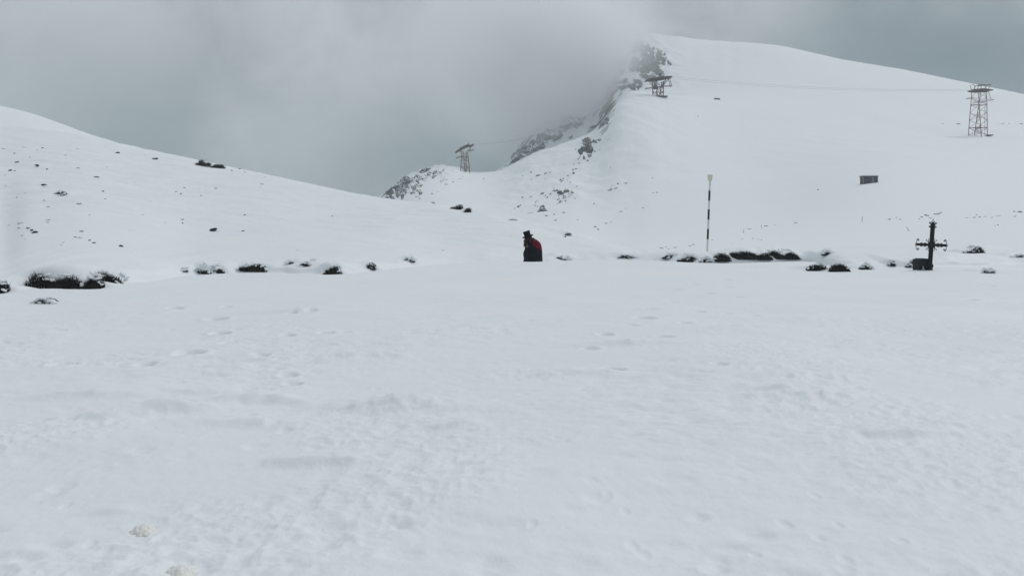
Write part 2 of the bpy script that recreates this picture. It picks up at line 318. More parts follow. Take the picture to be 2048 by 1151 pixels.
# ------------------------------------------------------------------ mesh helpers
def link(name, me, parent=None, m=None):
    o = bpy.data.objects.new(name, me); COL.objects.link(o)
    if m is not None and me is not None:
        me.materials.clear(); me.materials.append(m)
    if parent: o.parent = parent
    return o
def tag(o, label, cat, group=None):
    o['label'] = label; o['category'] = cat
    if group: o['group'] = group
    return o
def struct(o, kind='structure'): o['kind'] = kind; return o
def empty(name, loc, rz=0):
    o = bpy.data.objects.new(name, None); o.empty_display_size = .2; COL.objects.link(o); o.location = loc; o.rotation_euler = (0, 0, rz); return o
def grid_obj(name, X, Y, Z, m):
    nr, ncl = X.shape
    me = bpy.data.meshes.new(name); V = np.stack([X, Y, Z], -1).reshape(-1, 3).astype(np.float32)
    i = np.arange(nr * ncl).reshape(nr, ncl)
    q = np.stack([i[:-1, :-1], i[:-1, 1:], i[1:, 1:], i[1:, :-1]], -1).reshape(-1, 4)
    me.vertices.add(len(V)); me.vertices.foreach_set('co', V.ravel())
    me.loops.add(q.size); me.loops.foreach_set('vertex_index', q.ravel().astype(np.int32))
    me.polygons.add(len(q)); me.polygons.foreach_set('loop_start', np.arange(0, q.size, 4, dtype=np.int32))
    me.polygons.foreach_set('use_smooth', np.ones(len(q), dtype=bool))
    me.update(calc_edges=True)
    return link(name, me, None, m)
def fan(a, Y, apex):
    A, YY = np.meshgrid(a, Y); return A * (YY + apex), YY
def bm_new(): return bmesh.new()
def bm_obj(name, bm, m, parent=None, smooth=False):
    me = bpy.data.meshes.new(name); bm.to_mesh(me); bm.free()
    if smooth: me.polygons.foreach_set('use_smooth', [True] * len(me.polygons))
    return link(name, me, parent, m)
def tube(bm, p, q, r, r2=None, n=6):
    p = Vector(p); q = Vector(q); r2 = r if r2 is None else r2; d = (q - p)
    if d.length < 1e-6: return
    z = d.normalized(); x = z.orthogonal().normalized(); y = z.cross(x)
    a = [bm.verts.new(p + (x * math.cos(t) + y * math.sin(t)) * r) for t in [2 * math.pi * k / n for k in range(n)]]
    b = [bm.verts.new(q + (x * math.cos(t) + y * math.sin(t)) * r2) for t in [2 * math.pi * k / n for k in range(n)]]
    for k in range(n): bm.faces.new((a[k], a[(k + 1) % n], b[(k + 1) % n], b[k]))
    bm.faces.new(a[::-1]); bm.faces.new(b)
def path(bm, pts, r, n=6):
    for a, b in zip(pts[:-1], pts[1:]): tube(bm, a, b, r, r, n)
def box(bm, c, s, rot=None, bev=0):
    r = bmesh.ops.create_cube(bm, size=1); vs = r['verts']
    for v in vs:
        v.co = Vector((v.co.x * s[0], v.co.y * s[1], v.co.z * s[2]))
        if rot: v.co = rot @ v.co
        v.co += Vector(c)
    if bev:
        es = list({e for v in vs for e in v.link_edges}); bmesh.ops.bevel(bm, geom=es, offset=bev, segments=2, profile=.6, affect='EDGES')
def lathe(bm, prof, n=24, mtx=None):
    rings = []
    for r, z in prof:
        rings.append([bm.verts.new((mtx or Matrix()) @ Vector((r * math.cos(2 * math.pi * k / n), r * math.sin(2 * math.pi * k / n), z))) for k in range(n)])
    for a, b in zip(rings[:-1], rings[1:]):
        for k in range(n): bm.faces.new((a[k], a[(k + 1) % n], b[(k + 1) % n], b[k]))
    bm.faces.new(rings[0][::-1]); bm.faces.new(rings[-1])

# ------------------------------------------------------------------ tufts: where heather and dry grass breaks through (photo columns, top, bottom)
# px0, px1, top, bottom, density, label
TUFTS = [
    (-14, 13, 563, 583, 1, 'dark grass tuft cut by the left edge of the picture, below the left slope'),
    (50, 170, 548, 575, 1.2, 'left half of the long black heather bank at far left foot of the slope'),
    (166, 206, 548, 575, 1.0, 'short black heather clump with a snow streak, middle of the far left bank'),
    (186, 240, 545, 572, 1.2, 'tall black heather clump ending the far left bank on its right'),
    (232, 256, 547, 559, .5, 'sparse snowy twigs just right of the far left heather bank'),
    (62, 114, 597, 607, .7, 'low snowy grass tuft in front of and below the long heather bank'),
    (364, 374, 536, 542, .8, 'tiny dark sprig left of the heather ring with snow inside'),
    (392, 420, 526, 546, .8, 'left side of the heather clump that rings a patch of snow'),
    (416, 447, 528, 545, 1.0, 'right side of the heather clump that rings a patch of snow'),
    (474, 534, 526, 541, 1.2, 'black dumbbell-shaped heather clump right of the snow-ringed one'),
    (574, 590, 520, 528, 1, 'small round dark tuft, first of the cluster left of centre'),
    (597, 624, 523, 534, .9, 'jagged dark tuft in the middle of the cluster left of centre'),
    (622, 632, 518, 526, 1, 'small dark knob of grass above the jagged tuft left of centre'),
    (646, 683, 531, 547, .9, 'frosty dark tuft sloping down right, lowest of those left of centre'),
    (730, 753, 528, 538, .5, 'faint snow-covered tuft between the sloping tuft and the slanted one'),
    (808, 830, 513, 522, .8, 'slanted small tuft left of the person with a dark right end'),
    (1106, 1143, 510, 520, .9, 'spiky dark grass tuft just right of the person'),
    (1232, 1276, 510, 516, .6, 'thin low streak of dark grass midway between person and striped pole'),
    (1324, 1362, 507, 516, .8, 'thin dark heather strip starting the clump left of the striped pole'),
    (1354, 1398, 508, 522, .8, 'frosted heather clump just left of the striped pole'),
    (1399, 1426, 513, 523, .35, 'scattered twigs poking from the snow under the striped pole'),
    (1428, 1462, 505, 521, 1.2, 'heather clump right beside the striped pole, left end of the long black strip'),
    (1450, 1546, 502, 518, 1.3, 'middle stretch of the long black heather strip right of the striped pole'),
    (1512, 1601, 498, 517, 1.3, 'tall right end of the long black heather strip right of the striped pole'),
    (1644, 1671, 500, 509, .7, 'small frosted tuft above the gap right of the long heather strip'),
    (1613, 1657, 528, 540, 1.1, 'left half of the low dark heather pair right of centre'),
    (1660, 1700, 527, 541, 1.2, 'right half of the low dark heather pair right of centre'),
    (1719, 1746, 526, 538, .8, 'frosted round tuft between the heather pair and the iron cross'),
    (1777, 1790, 521, 530, .7, 'narrow leaning tuft left of the iron cross'),
    (1812, 1846, 519, 533, .8, 'frosty heather tuft against the block of the iron cross'),
    (1928, 1968, 491, 505, .9, 'wide dark tuft in a snow hollow right of the iron cross'),
    (1908, 1932, 520, 524, .3, 'faint thin grass streak just right of the iron cross foot'),
    (1964, 1991, 537, 544, .45, 'low faint tuft near the right edge, lowest on the right'),
    (2022, 2060, 509, 516, .4, 'pale tuft at the right edge of the picture'),
    (388, 424, 321, 331, 1.1, 'left part of the long dark heather patch high on the left slope'),
    (420, 450, 326, 335, 1.1, 'right part of the long dark heather patch high on the left slope'),
    (899, 930, 410, 422, 1.2, 'left part of the black heather patch on the crest under the left tower'),
    (927, 944, 415, 425, 1.1, 'right tip of the black heather patch on the crest under the left tower'),
    (861, 871, 403, 409, 1.1, 'small black sprig on the crest left of the crest heather patch'),
    (1016, 1035, 437, 441, .7, 'small dark tuft on the crest above and left of the person'),
    (1130, 1143, 464, 468, .6, 'thin dark tuft on the crest above and right of the person'),
    (111, 124, 380, 388, 1, 'dark tuft on the middle of the left slope'),
    (122, 132, 382, 389, .8, 'small tuft touching the right of the mid-slope tuft on the left'),
]
def mb(name): return noisy(name, (.016, .018, .019), (.045, .043, .038), 9, .9, spec=.1)
M_dark = mb('dark_heather'); M_dark2 = noisy('dark_peat', (.010, .011, .012), (.020, .021, .021), 14, .95, spec=.05)
M_frost = noisy('frosted_twig', (.30, .32, .34), (.62, .65, .68), 25, .8, spec=.1)
M_caught = snow_mat('caught_snow')
tuft_places = []
for t in TUFTS:
    x0, x1, yt, yb, den, lab = t; pc = (x0 + x1) / 2
    far_up = yt < 475
    p = hit(pc, yb, base_near, 4 if not far_up else 30, 150)
    s = p.y / F; tuft_places.append((p, (x1 - x0) * s, max((yb - yt) * s, .04), den, lab, x0, x1, yt, yb))
    MOUNDS.append((p.x, p.y + .10, (x1 - x0) * s * .5, .8 if not far_up else 2.5, (yb - yt) * s * (.72 if x1 > 260 and den < 1.2 else .50), p.z))

# ------------------------------------------------------------------ the snow sheets
a = np.concatenate([np.linspace(-1.6, -.80, 60, endpoint=False), np.linspace(-.80, .80, 1150), np.linspace(.80, 1.6, 60)[1:]])
Ygr = np.concatenate([np.linspace(-1.0, 2.4, 30, endpoint=False), np.geomspace(2.4, 16, 520, endpoint=False), np.geomspace(16, 52, 420, endpoint=False), np.geomspace(52, 130, 330, endpoint=False), np.geomspace(130, 420, 60)])
X, Y = fan(a, Ygr, 1.5)
ground = struct(grid_obj('ground', X, Y, near(X, Y), M_snow))
a = np.linspace(-1.5, 1.5, 900); a = a * (.45 + .55 * (np.abs(a) / 1.5) ** 1.2)
Yf = np.concatenate([np.geomspace(48, 380, 260, endpoint=False), np.linspace(380, 760, 420, endpoint=False), np.linspace(760, 1250, 60)])
X, Y = fan(a, Yf, 0)
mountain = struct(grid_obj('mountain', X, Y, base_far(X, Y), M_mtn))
X, Y = fan(np.linspace(-1.9, -.30, 260), np.linspace(110, 430, 160), 0)
hill = struct(grid_obj('hill', X, Y, base_hill(X, Y), M_hill))
X, Y = np.meshgrid(np.linspace(-260, 260, 60), np.linspace(-260, 14, 50))
back = struct(grid_obj('snowfield', X, Y, -.35 + .1 * fbm(X, Y, 20, 3, .5, 5), M_hill))
X, Y = np.meshgrid(np.linspace(-1900, 1900, 40), np.linspace(-900, 1350, 40))
valley = struct(grid_obj('valley_floor', X, Y, -60 + 3 * fbm(X, Y, 500, 3, .5, 6), M_hill))

# ------------------------------------------------------------------ tuft meshes
def make_tuft(p, wid, hgt, den, lab, k):
    r = random.Random(100 + k)
    root = empty('heather_tuft', p); tag(root, lab, 'heather tuft', 'heather and grass tufts breaking through the snow')
    dep = min(.30, .12 + hgt * .4)
    # peat hummock under the blades
    bm = bm_new(); nseg = max(6, int(wid / max(hgt, .1) * 5)); rows = 6; grid = []
    for j in range(rows):
        v = j / (rows - 1); line = []
        for i in range(nseg + 1):
            u = i / nseg; e = max(0, 1 - abs(2 * u - 1) ** (5 if den >= 1.2 else 2.6))
            h = hgt * max(.12, (.54 if den > .9 else .42) + (.9 if den > .9 else 1.0) * mnoise.noise(Vector((u * wid * 1.7, k * 5.1, 0))) + r.uniform(-.10, .10)) * e
            an = v * math.pi * .62
            line.append(bm.verts.new(((u - .5) * wid, -math.cos(an) * dep * .45 + .12 + r.uniform(-.012, .012), -.05 + (h + .05) * math.sin(an) ** .7)))
        grid.append(line)
    for j in range(rows - 1):
        for i in range(nseg): bm.faces.new((grid[j][i], grid[j][i + 1], grid[j + 1][i + 1], grid[j + 1][i]))
    bmesh.ops.recalc_face_normals(bm, faces=bm.faces[:])
    if den > .55: bm_obj('peat', bm, M_dark2, root, True)
    else: bm.free()
    bladew = max(.006, p.y * .00042)
    for name, m, cnt, hs, tip in (('blades', M_dark, int(430 * den * (.3 + wid) if p.y < 60 else 170 * den * (.4 + wid * .5)), (.55, 1.0), 0), ('frosted_tips', M_frost, int(210 * (.3 + wid) * (1.5 - .5 * den)), (.75, 1.12), 1)):
        bm = bm_new()
        for i in range(min(cnt, 1500)):
            u = r.uniform(-.5, .5); e = max(.15, 1 - abs(2 * u) ** (7 if den >= 1.2 else 3))
            if den < .9 and math.sin(u * wid * 14 + k * 2.1) > .45 and r.random() < .75: continue
            h = hgt * r.uniform(*hs) * e * max(.2, .88 + (.9 if den > .9 else 1.2) * mnoise.noise(Vector(((u + .5) * wid * 1.7, k * 5.1, 0))))
            y0 = r.uniform(-.45, .75) * dep if not tip else r.uniform(.1, .9) * dep
            b = Vector((u * wid, y0, -.03)); lean = Vector((r.gauss(0, .20), r.uniform(-.45, .02), 0)) * h
            mid = b + Vector((lean.x * .3, lean.y * .25, h * .65)); top = b + Vector((lean.x, lean.y, h))
            wv = Vector((math.cos(r.uniform(-.7, .7)), r.uniform(-.4, .4), 0)) * bladew * r.uniform(.7, 1.5)
            v = [bm.verts.new(q) for q in (b - wv, b + wv, mid - wv * .8, mid + wv * .8, top - wv * .15, top + wv * .15)]
            bm.faces.new((v[0], v[1], v[3], v[2])); bm.faces.new((v[2], v[3], v[5], v[4]))
        struct(bm_obj(name, bm, m, root), 'stuff')
    # snow caught in the twigs
    bm = bm_new(); cnt = int((8 + 26 * wid) * (1.8 - den)) if p.y < 60 else int(5 * (1.6 - den))
    for i in range(cnt):
        u = r.uniform(-.5, .5); e = 1 - abs(2 * u) ** 3; zz = hgt * (r.uniform(.62, 1.05) if r.random() < .7 + .2 * (den > .9) else r.uniform(.1, .6)) * max(.3, e); q = r.uniform(.02, .07) * (1 if p.y < 60 else 2.2)
        mt_ = Matrix.Translation((u * wid, -dep * .35 * (1 - zz / (hgt * 1.1)) + r.uniform(-.05, .10), zz)) @ Matrix.Rotation(r.uniform(-.6, .6), 4, 'Y') @ Matrix.Diagonal((q * r.uniform(1, 2.2), q, q * r.uniform(.4, .8), 1))
        bmesh.ops.create_icosphere(bm, subdivisions=1, radius=1, matrix=mt_)
    struct(bm_obj('caught_snow', bm, M_caught, root, True), 'stuff')
    return root
for k, (p, wid, hgt, den, lab, *_r) in enumerate(tuft_places): make_tuft(p, wid, hgt, den, lab, k)

# ------------------------------------------------------------------ rocks
def rock_mesh(seed, sub=4, jag=.45, m=M_rock, sc=(1, 1, 1)):
    bm = bm_new(); bmesh.ops.create_icosphere(bm, subdivisions=sub, radius=1); r = np.random.RandomState(seed)
    V = np.array([v.co[:] for v in bm.verts]); P = V.copy()
    # chop with random planes for facets, then roughen
    for _ in range(6):
        n = r.normal(size=3); n /= np.linalg.norm(n); d = r.uniform(.6, .95)
        s = P @ n; over = s > d; P[over] -= np.outer(s[over] - d, n) * .92
    off = Vector((seed * 3.7, seed * 1.3, 0)); mx = max(sc)
    for v, p in zip(bm.verts, P):
        q = Vector((p[0] * sc[0], p[1] * sc[1], p[2] * sc[2])); u = q / mx
        d = mnoise.fractal(u * 2.2 + off, .9, 2.1, 5) * .55 * jag + (mnoise.ridged_multi_fractal(u * 3.1 + off, 1, 2, 3, 1, 2) - 1) * .10 * jag
        d2 = mnoise.noise(u * 1.3 - off) * .5 * jag
        v.co = q * (1 + d + d2)
    me = bpy.data.meshes.new('rock'); bm.to_mesh(me); bm.free(); me.materials.append(m)
    return me
OUT = [  # px, py, half-width px, half-height px, amount of rock, label
    (1300, 108, 34, 13, .95, 'upper dark craggy band of the summit cliff, sloping down to the right', .42),
    (1283, 134, 19, 17, .95, 'lower left dark crag of the summit cliff', .3),
    (1313, 139, 15, 13, .9, 'lower right dark crag of the summit cliff above the saddle tower', .5),
    (1298, 157, 14, 6, .8, 'low broken rocks of the summit cliff just behind the saddle tower', .3),
    (1279, 90, 8, 7, .7, 'small grey crag at the top left of the summit cliff', .2),
    (1248, 168, 13, 12, .5, 'foggy grey rock low on the left of the summit cliff'),
    (1271, 172, 10, 9, .8, 'small rock just above the snowy brow left of the saddle tower'),
    (1240, 130, 12, 20, .2, 'snow-dusted rib fading into fog at the left edge of the summit cliff'),
    (1172, 295, 15, 17, .9, 'tall dark outcrop on the flank under the craggy ridge'),
    (1191, 281, 9, 4, .8, 'thin rock slab above the tall outcrop on the flank'),
    (1130, 391, 13, 12, .6, 'broken outcrop in the middle of the flank, halfway down from the tall outcrop'),
    (1085, 421, 8, 10, 1.0, 'upright dark slab on the flank above the person'),
    (1080, 406, 9, 6, .5, 'snow-capped block above the upright slab on the flank'),
    (1063, 438, 7, 6, 1.0, 'dark boulder at the crest just above the person'),
    (1224, 375, 10, 7, .3, 'small broken outcrop on the flank right of the middle one'),
    (806, 366, 26, 15, .7, 'dark overhanging crag at the upper left of the rocky knoll'),
    (790, 386, 20, 12, .8, 'shadowy buttress at the left foot of the rocky knoll'),
    (835, 378, 14, 11, .7, 'round dark rock low in the middle of the knoll'),
    (836, 360, 18, 7, .5, 'long thin rock step across the middle of the knoll'),
    (852, 342, 11, 5, .7, 'rock on the knoll crest, farthest left of three by the left tower'),
    (870, 347, 13, 7, .6, 'rock below the knoll crest, middle one of three by the left tower'),
    (888, 352, 9, 9, .25, 'faint snowy rock below the knoll crest nearest the left tower'),
    (1036, 320, 14, 10, .45, 'rock at the left tip of the craggy ridge'),
    (1062, 298, 20, 14, .32, 'snow-dusted crag on the craggy ridge just above its left tip'),
    (1100, 272, 28, 14, .18, 'snow-dusted crag in the middle of the craggy ridge'),
    (1140, 246, 26, 12, .12, 'faint snowy crag high on the craggy ridge in the fog'),
    (1206, 243, 11, 7, .5, 'foggy rock at the upper end of the flank edge'),
    (1186, 258, 11, 5, .4, 'faint rock strip just below the foggy rock on the flank edge'),
]
def rays(pxs, pys, Y0=200, Y1=1000, n=1500):
    Y = np.geomspace(Y0, Y1, n)[None, :]; px = pxs[:, None]; X = (px - CX) / F * Y; Z = base_far(X, Y + 0 * X)
    row = HZ - (Z - EYE) / Y * F; best = np.minimum.accumulate(row, axis=1); P = np.full((len(pxs), len(pys), 3), np.nan)
    for i in range(len(pxs)):
        k = np.searchsorted(-best[i], -pys); ok = k < n; kk = np.minimum(k, n - 1)
        P[i, ok] = np.stack([X[i, kk], Y[0, kk], Z[i, kk]], -1)[ok]
    return P
for k, (px, py, hw, hh, am, lab, *tl) in enumerate(OUT):
    tl = tl[0] if tl else -.25
    st = max(.45, hh / 34); us = np.arange(-hw * 1.45, hw * 1.45 + st, st); vx = hh * 1.45 + abs(tl) * hw * 1.3; vs_ = np.arange(-vx, vx + st, st)
    P = rays(px + us, py + vs_); c0 = P[len(us) // 2, len(vs_) // 2]; s = (c0[1] if c0[1] == c0[1] else 480) / F; m_ = hh * s
    bm = bm_new(); V = {}; base = Vector([float(q) for q in (c0 if c0[0] == c0[0] else P[~np.isnan(P[..., 0])][0])])
    for i, u in enumerate(us):
        for j, v in enumerate(vs_):
            p = P[i, j]
            if p[0] != p[0]: continue
            q = Vector((u / hw, (v - tl * u) / hh, 0)); nv = Vector((u * s / 6.5 + k * 3, v * s / 6.5, k * 1.7))
            mask = 1 - q.length_squared + 1.5 * mnoise.fractal(nv * (10 / max(m_, 3)), .8, 2, 4)
            if mask < -.45: continue
            h = min(mask, .8) * .26 * m_ + (mnoise.ridged_multi_fractal(nv * 2.2, .9, 2.1, 5, 1, 2) - 1.1) * .10 * min(m_, 9) * am ** .5 + mnoise.fractal(nv * 2.6, .8, 2, 4) * .26 * min(m_, 9)
            V[(i, j)] = bm.verts.new(Vector((p[0], p[1] - h * .85 , p[2] + h * .5)) - base)
    for (i, j) in list(V):
        if (i + 1, j) in V and (i, j + 1) in V and (i + 1, j + 1) in V:
            a_, b_, c_, d_ = V[(i, j)], V[(i + 1, j)], V[(i + 1, j + 1)], V[(i, j + 1)]
            if max((a_.co - c_.co).length, (b_.co - d_.co).length) < 9 * st * s + 5: bm.faces.new((a_, d_, c_, b_))
    seen = set(); best = []
    for v0 in bm.verts:                      # keep the one connected mass
        if v0 in seen: continue
        isl = [v0]; seen.add(v0); q_ = 0
        while q_ < len(isl):
            for e in isl[q_].link_edges:
                w_ = e.other_vert(isl[q_])
                if w_ not in seen: seen.add(w_); isl.append(w_)
            q_ += 1
        if len(isl) > len(best): best = isl
    best = set(best); bmesh.ops.delete(bm, geom=[v for v in bm.verts if v not in best], context='VERTS')
    M_c = rocksnow_mat('crag_rock', .47 - .27 * (1 - am), .53 - .27 * (1 - am), (.13 if hh > 11 else .26), (.020, .026, .029), (.058, .067, .071), amp=1.15, wz=.45)
    o = bm_obj('rock_outcrop', bm, M_c); o.location = base; tag(o, lab, 'rock outcrop', 'rock outcrops on the mountain')
# loose stones: shared meshes, copied
STM = [rock_mesh(60 + i, 2, .7, M_stone) for i in range(6)]
def stone(name, px, py, wpx, hpx, fn, Y0, Y1, label, cat, group, k):
    p = hit(px, py, fn, Y0, Y1); s = p.y / F
    o = link(name, STM[k % 6]); o.location = p + Vector((0, 0, hpx * s * .15)); o.scale = (wpx * s * .5, max(wpx, hpx) * s * .5, hpx * s * .6)
    o.rotation_euler = (0, rng.uniform(-.3, .3), rng.uniform(-.4, .4)); tag(o, label, cat, group)
    if name == 'stone': STONES.append((o, px, py))
    return o
MARKS = [(930, 320, 'the left tower'), (1318, 175, 'the saddle tower'), (1958, 240, 'the right tower'), (1740, 358, 'the hut'), (1418, 450, 'the striped pole'), (1860, 480, 'the iron cross'), (1065, 490, 'the person'),
         (1128, 392, 'the middle flank outcrop'), (1083, 415, 'the upright flank slab'), (1172, 296, 'the tall flank outcrop'), (1225, 377, 'the small broken outcrop'), (830, 370, 'the rocky knoll'), (1505, 460, 'the two thin stakes'),
         (118, 384, 'the mid-slope tuft pair'), (300, 314, 'the two high stones'), (150, 560, 'the long heather bank'), (420, 327, 'the high heather patch'), (427, 460, 'the wedge-shaped stone'), (20, 300, 'the upper left edge'), (60, 455, 'the left stone chain'), (600, 520, 'the cluster left of centre')]
STONES = []
LS = [(85, 296, 5, 2), (75, 301, 6, 2), (155, 298, 7, 2), (235, 306, 10, 3), (20, 341, 8, 3), (34, 324, 7, 2), (74, 331, 9, 4), (94, 338, 4, 2), (87, 370, 9, 3), (135, 380, 6, 2), (175, 362, 5, 2), (52, 387, 6, 2), (34, 395, 3, 2), (158, 407, 11, 2), (398, 379, 4, 2), (362, 387, 4, 2), (402, 391, 4, 1.5), (363, 432, 8, 2), (405, 438, 9, 3), (42, 446, 14, 2.5), (56, 456, 7, 3), (63, 460, 6, 3), (70, 465, 12, 5), (38, 456, 6, 2), (155, 474, 14, 2.5), (163, 462, 10, 2), (179, 481, 5, 3), (187, 486, 9, 3), (463, 342, 5, 2.5), (479, 338, 5, 2), (383, 325, 3, 2), (8, 298, 9, 2), (30, 307, 6, 2), (205, 383, 8, 2), (365, 446, 4, 2), (213, 364, 10, 2), (50, 295, 12, 2), (95, 440, 10, 2), (490, 345, 5, 2), (530, 355, 4, 1.5), (160, 387, 4, 2), (620, 470, 4, 1.5), (700, 480, 4, 1.5), (885, 501, 6, 2), (780, 497, 7, 2)]
r3 = random.Random(12)
while len(LS) < 105:
    px = r3.uniform(4, 900); py = r3.uniform(290, 515)
    if py > np.interp(px, [0, 400, 760, 900], [285, 345, 410, 440]) and r3.random() < 1.1 - px / 900: LS.append((px, py, r3.uniform(3, 8), r3.uniform(.8, 1.7)))
for k, (px, py, ww, hh) in enumerate(LS):
    stone('stone', px, py, ww, hh, base_near, 24, 140, 'tiny dark stone poking through the snow of the left slope', 'stone', 'tiny stones on the left slope', k)
for k, (px, py, ww, hh, lab) in enumerate(((427, 460, 15, 6, 'dark wedge-shaped stone with a snowy notch in the middle of the left slope'), (242, 493, 9, 6, 'round black stone low on the left slope above the long heather bank'), (290, 312, 8, 4, 'small dark stone high on the left slope, left one of a pair near the skyline'), (311, 318, 11, 4, 'small dark stone high on the left slope, right one of a pair near the skyline'), (511, 491, 11, 4, 'flat oval dark stone low on the left slope above the heather row'), (468, 401, 7, 3, 'small pointed black stone alone on the upper left slope'), (1127, 475, 13, 4, 'thin arched dark stone on the slope right of the person'))):
    stone('boulder', px, py, ww, hh, base_near, 24, 140, lab, 'stone', None, k + 2)
RS = []
r2 = random.Random(5)
line = [(1160, 322), (1148, 340), (1134, 352), (1122, 362), (1112, 375), (1100, 388), (1090, 395), (1108, 382), (1138, 358), (1152, 330), (1145, 346), (1128, 356)]
for x, y in line:
    for _ in range(2): RS.append((x + r2.gauss(0, 3), y + r2.gauss(0, 3), r2.uniform(3, 6), r2.uniform(2, 4.5)))
RS += [(1062, 345, 5, 4), (1045, 352, 4, 2), (1077, 351, 12, 2.5), (1092, 347, 10, 3), (1100, 345, 7, 3), (1064, 359, 7, 2), (1091, 358, 8, 2), (1062, 393, 9, 2.5), (1085, 387, 7, 3), (1037, 414, 5, 4), (1041, 411, 3, 3), (1029, 417, 3, 2), (1108, 429, 6, 4), (1115, 408, 8, 3), (1111, 441, 8, 4), (1128, 425, 8, 2), (1093, 432, 7, 3), (1155, 440, 4, 2), (1188, 408, 3, 3), (1150, 397, 4, 2), (1153, 373, 4, 1.5), (1236, 368, 5, 3), (1252, 367, 5, 3), (1221, 336, 3, 2), (1305, 356, 3, 1.5), (1315, 385, 12, 2), (1306, 386, 4, 2), (1286, 416, 3, 2.5), (1243, 423, 9, 2), (1252, 417, 5, 1.5), (1190, 454, 6, 3), (1196, 459, 7, 3), (1212, 447, 6, 3), (1222, 444, 9, 2), (1175, 321, 6, 3), (1190, 304, 5, 5), (1200, 300, 4, 2), (1176, 322, 4, 3), (1395, 233, 3, 1.5), (1636, 380, 4, 3), (1592, 446, 10, 2), (1778, 439, 9, 4), (1793, 435, 4, 2), (1800, 439, 5, 2), (1843, 434, 5, 2), (1838, 438, 5, 2), (1854, 431, 10, 2), (1871, 428, 16, 2), (1880, 425, 8, 2), (1859, 436, 9, 1.5), (1948, 435, 5, 2), (1959, 434, 6, 2.5), (1953, 430, 4, 2), (1970, 433, 10, 1.5), (1982, 435, 6, 2), (1992, 431, 18, 1.5), (1933, 436, 6, 1.5), (2028, 423, 6, 2), (2030, 433, 6, 2), (2040, 424, 10, 1.5), (1990, 452, 4, 2), (1996, 450, 4, 2), (1314, 499, 8, 3), (1325, 496, 14, 2), (1332, 494, 5, 2), (1337, 498, 8, 2), (1348, 495, 12, 1.5), (1387, 489, 8, 2), (1380, 492, 6, 2), (1506, 477, 8, 3), (1523, 480, 7, 3), (1485, 478, 3, 2), (1517, 479, 3, 2), (1463, 487, 3, 1.5), (1533, 452, 12, 2), (1500, 458, 12, 1.5), (1515, 459, 6, 1.5), (1550, 450, 10, 1.5), (1425, 480, 6, 1.5), (925, 353, 8, 2), (905, 364, 14, 2), (893, 369, 12, 2), (920, 358, 14, 1.5), (864, 388, 5, 5), (876, 384, 4, 2), (835, 393, 14, 2), (840, 397, 10, 2), (967, 358, 4, 2), (990, 342, 8, 2), (1003, 340, 6, 2), (1045, 395, 4, 3)]
for px in (1995, 2003, 2017, 2030, 2042, 1915, 1885): RS.append((px, 248, r2.uniform(5, 14), 1.5))
for k, (px, py, ww, hh) in enumerate(RS):
    f_ = r2.uniform(.5, 1.1); ww *= f_; hh *= f_
    if px < 1340: lab, grp = 'tiny dark stone scattered on the mountain flank left of the striped pole', 'tiny stones on the mountain flank'
    elif py > 260 or px < 1500: lab, grp = 'tiny dark stone on the broad snowy slope right of the striped pole', 'tiny stones on the broad right slope'
    else: lab, grp = 'tiny dark stone in the thin row beside the right tower', 'tiny stones beside the right tower'
    stone('stone', px, py, ww, hh, base_far, 61, 900, lab, 'stone', grp, k)

by = {}
for o, px, py in STONES:
    mk = min(MARKS, key=lambda m_: (m_[0] - px) ** 2 + 2 * (m_[1] - py) ** 2); by.setdefault(mk[2], []).append((px, o))
def nth(i): return {1: 'leftmost', 2: 'second from left', 3: 'third from left'}.get(i, f'{i}th from left')
for mk, L_ in by.items():
    L_.sort(key=lambda t_: t_[0])
    for i, (_, o) in enumerate(L_): o['label'] = f'tiny dark stone, {nth(i + 1)} of those nearest {mk}'

# yellowed lumps of old snow in the foreground, and the black wedge beside the person
M_ysnow = noisy('dirty_snow', (.82, .825, .81), (.79, .775, .715), 7, .8, .35, 60)
for k, (px, py, wpx, hpx, lab) in enumerate(((289, 1052, 64, 44, 'yellowish crumbly lump of old snow near the bottom left, upper one'), (360, 1138, 62, 50, 'yellowish crumbly lump of old snow cut by the bottom edge'))):
    x, y = gp(px, py); s = y / F
    me = rock_mesh(90 + k, 5, .32, M_ysnow, (wpx * s * .46, wpx * s * .50, hpx * s * .40))
    o = link('snow_lump', me); zz = float(near(np.array([x]), np.array([y]))[0]); o.location = (x, y, zz - .008); tag(o, lab, 'snow lump', 'yellowed snow lumps')
    for p_ in me.polygons: p_.use_smooth = True

# ------------------------------------------------------------------ striped snow pole
M_pblk = noisy('pole_black', (.012, .013, .016), (.03, .03, .034), 8, .5); M_pwht = noisy('pole_white', (.55, .57, .58), (.70, .71, .70), 7, .5)
M_cap = noisy('reflector_cap', (.62, .60, .50), (.72, .70, .60), 10, .45)
pb = hit(1414, 503, base_near, 25, 60); s = pb.y / F
pole = empty('snow_pole', pb + Vector((0, 0, -.3))); pole.rotation_euler = (0, R(2.2), 0)
tag(pole, 'tall black and white striped snow marker pole with a pale reflector box on top', 'marker pole')
hgt = (503 - 350) * s
rows = [(503, 478, 0), (478, 457.5, 1), (457.5, 439, 0), (439, 418.5, 1), (418.5, 401, 0), (401, 381, 1), (381, 362, 0)]
for y0, y1, bl in rows:
    bm = bm_new(); z0 = (503 - y0) * s + .3; z1 = (503 - y1) * s + .3
    if y0 == 503: z0 = -.2
    tube(bm, (0, 0, z0), (0, 0, z1), .052 + (.003 if bl else 0), None, 14); o = bm_obj('black_band' if bl else 'white_band', bm, M_pblk if bl else M_pwht, pole, True)
    mdf = o.modifiers.new('edges', 'EDGE_SPLIT'); mdf.split_angle = R(40)
bm = bm_new(); zt = (503 - 362) * s + .3
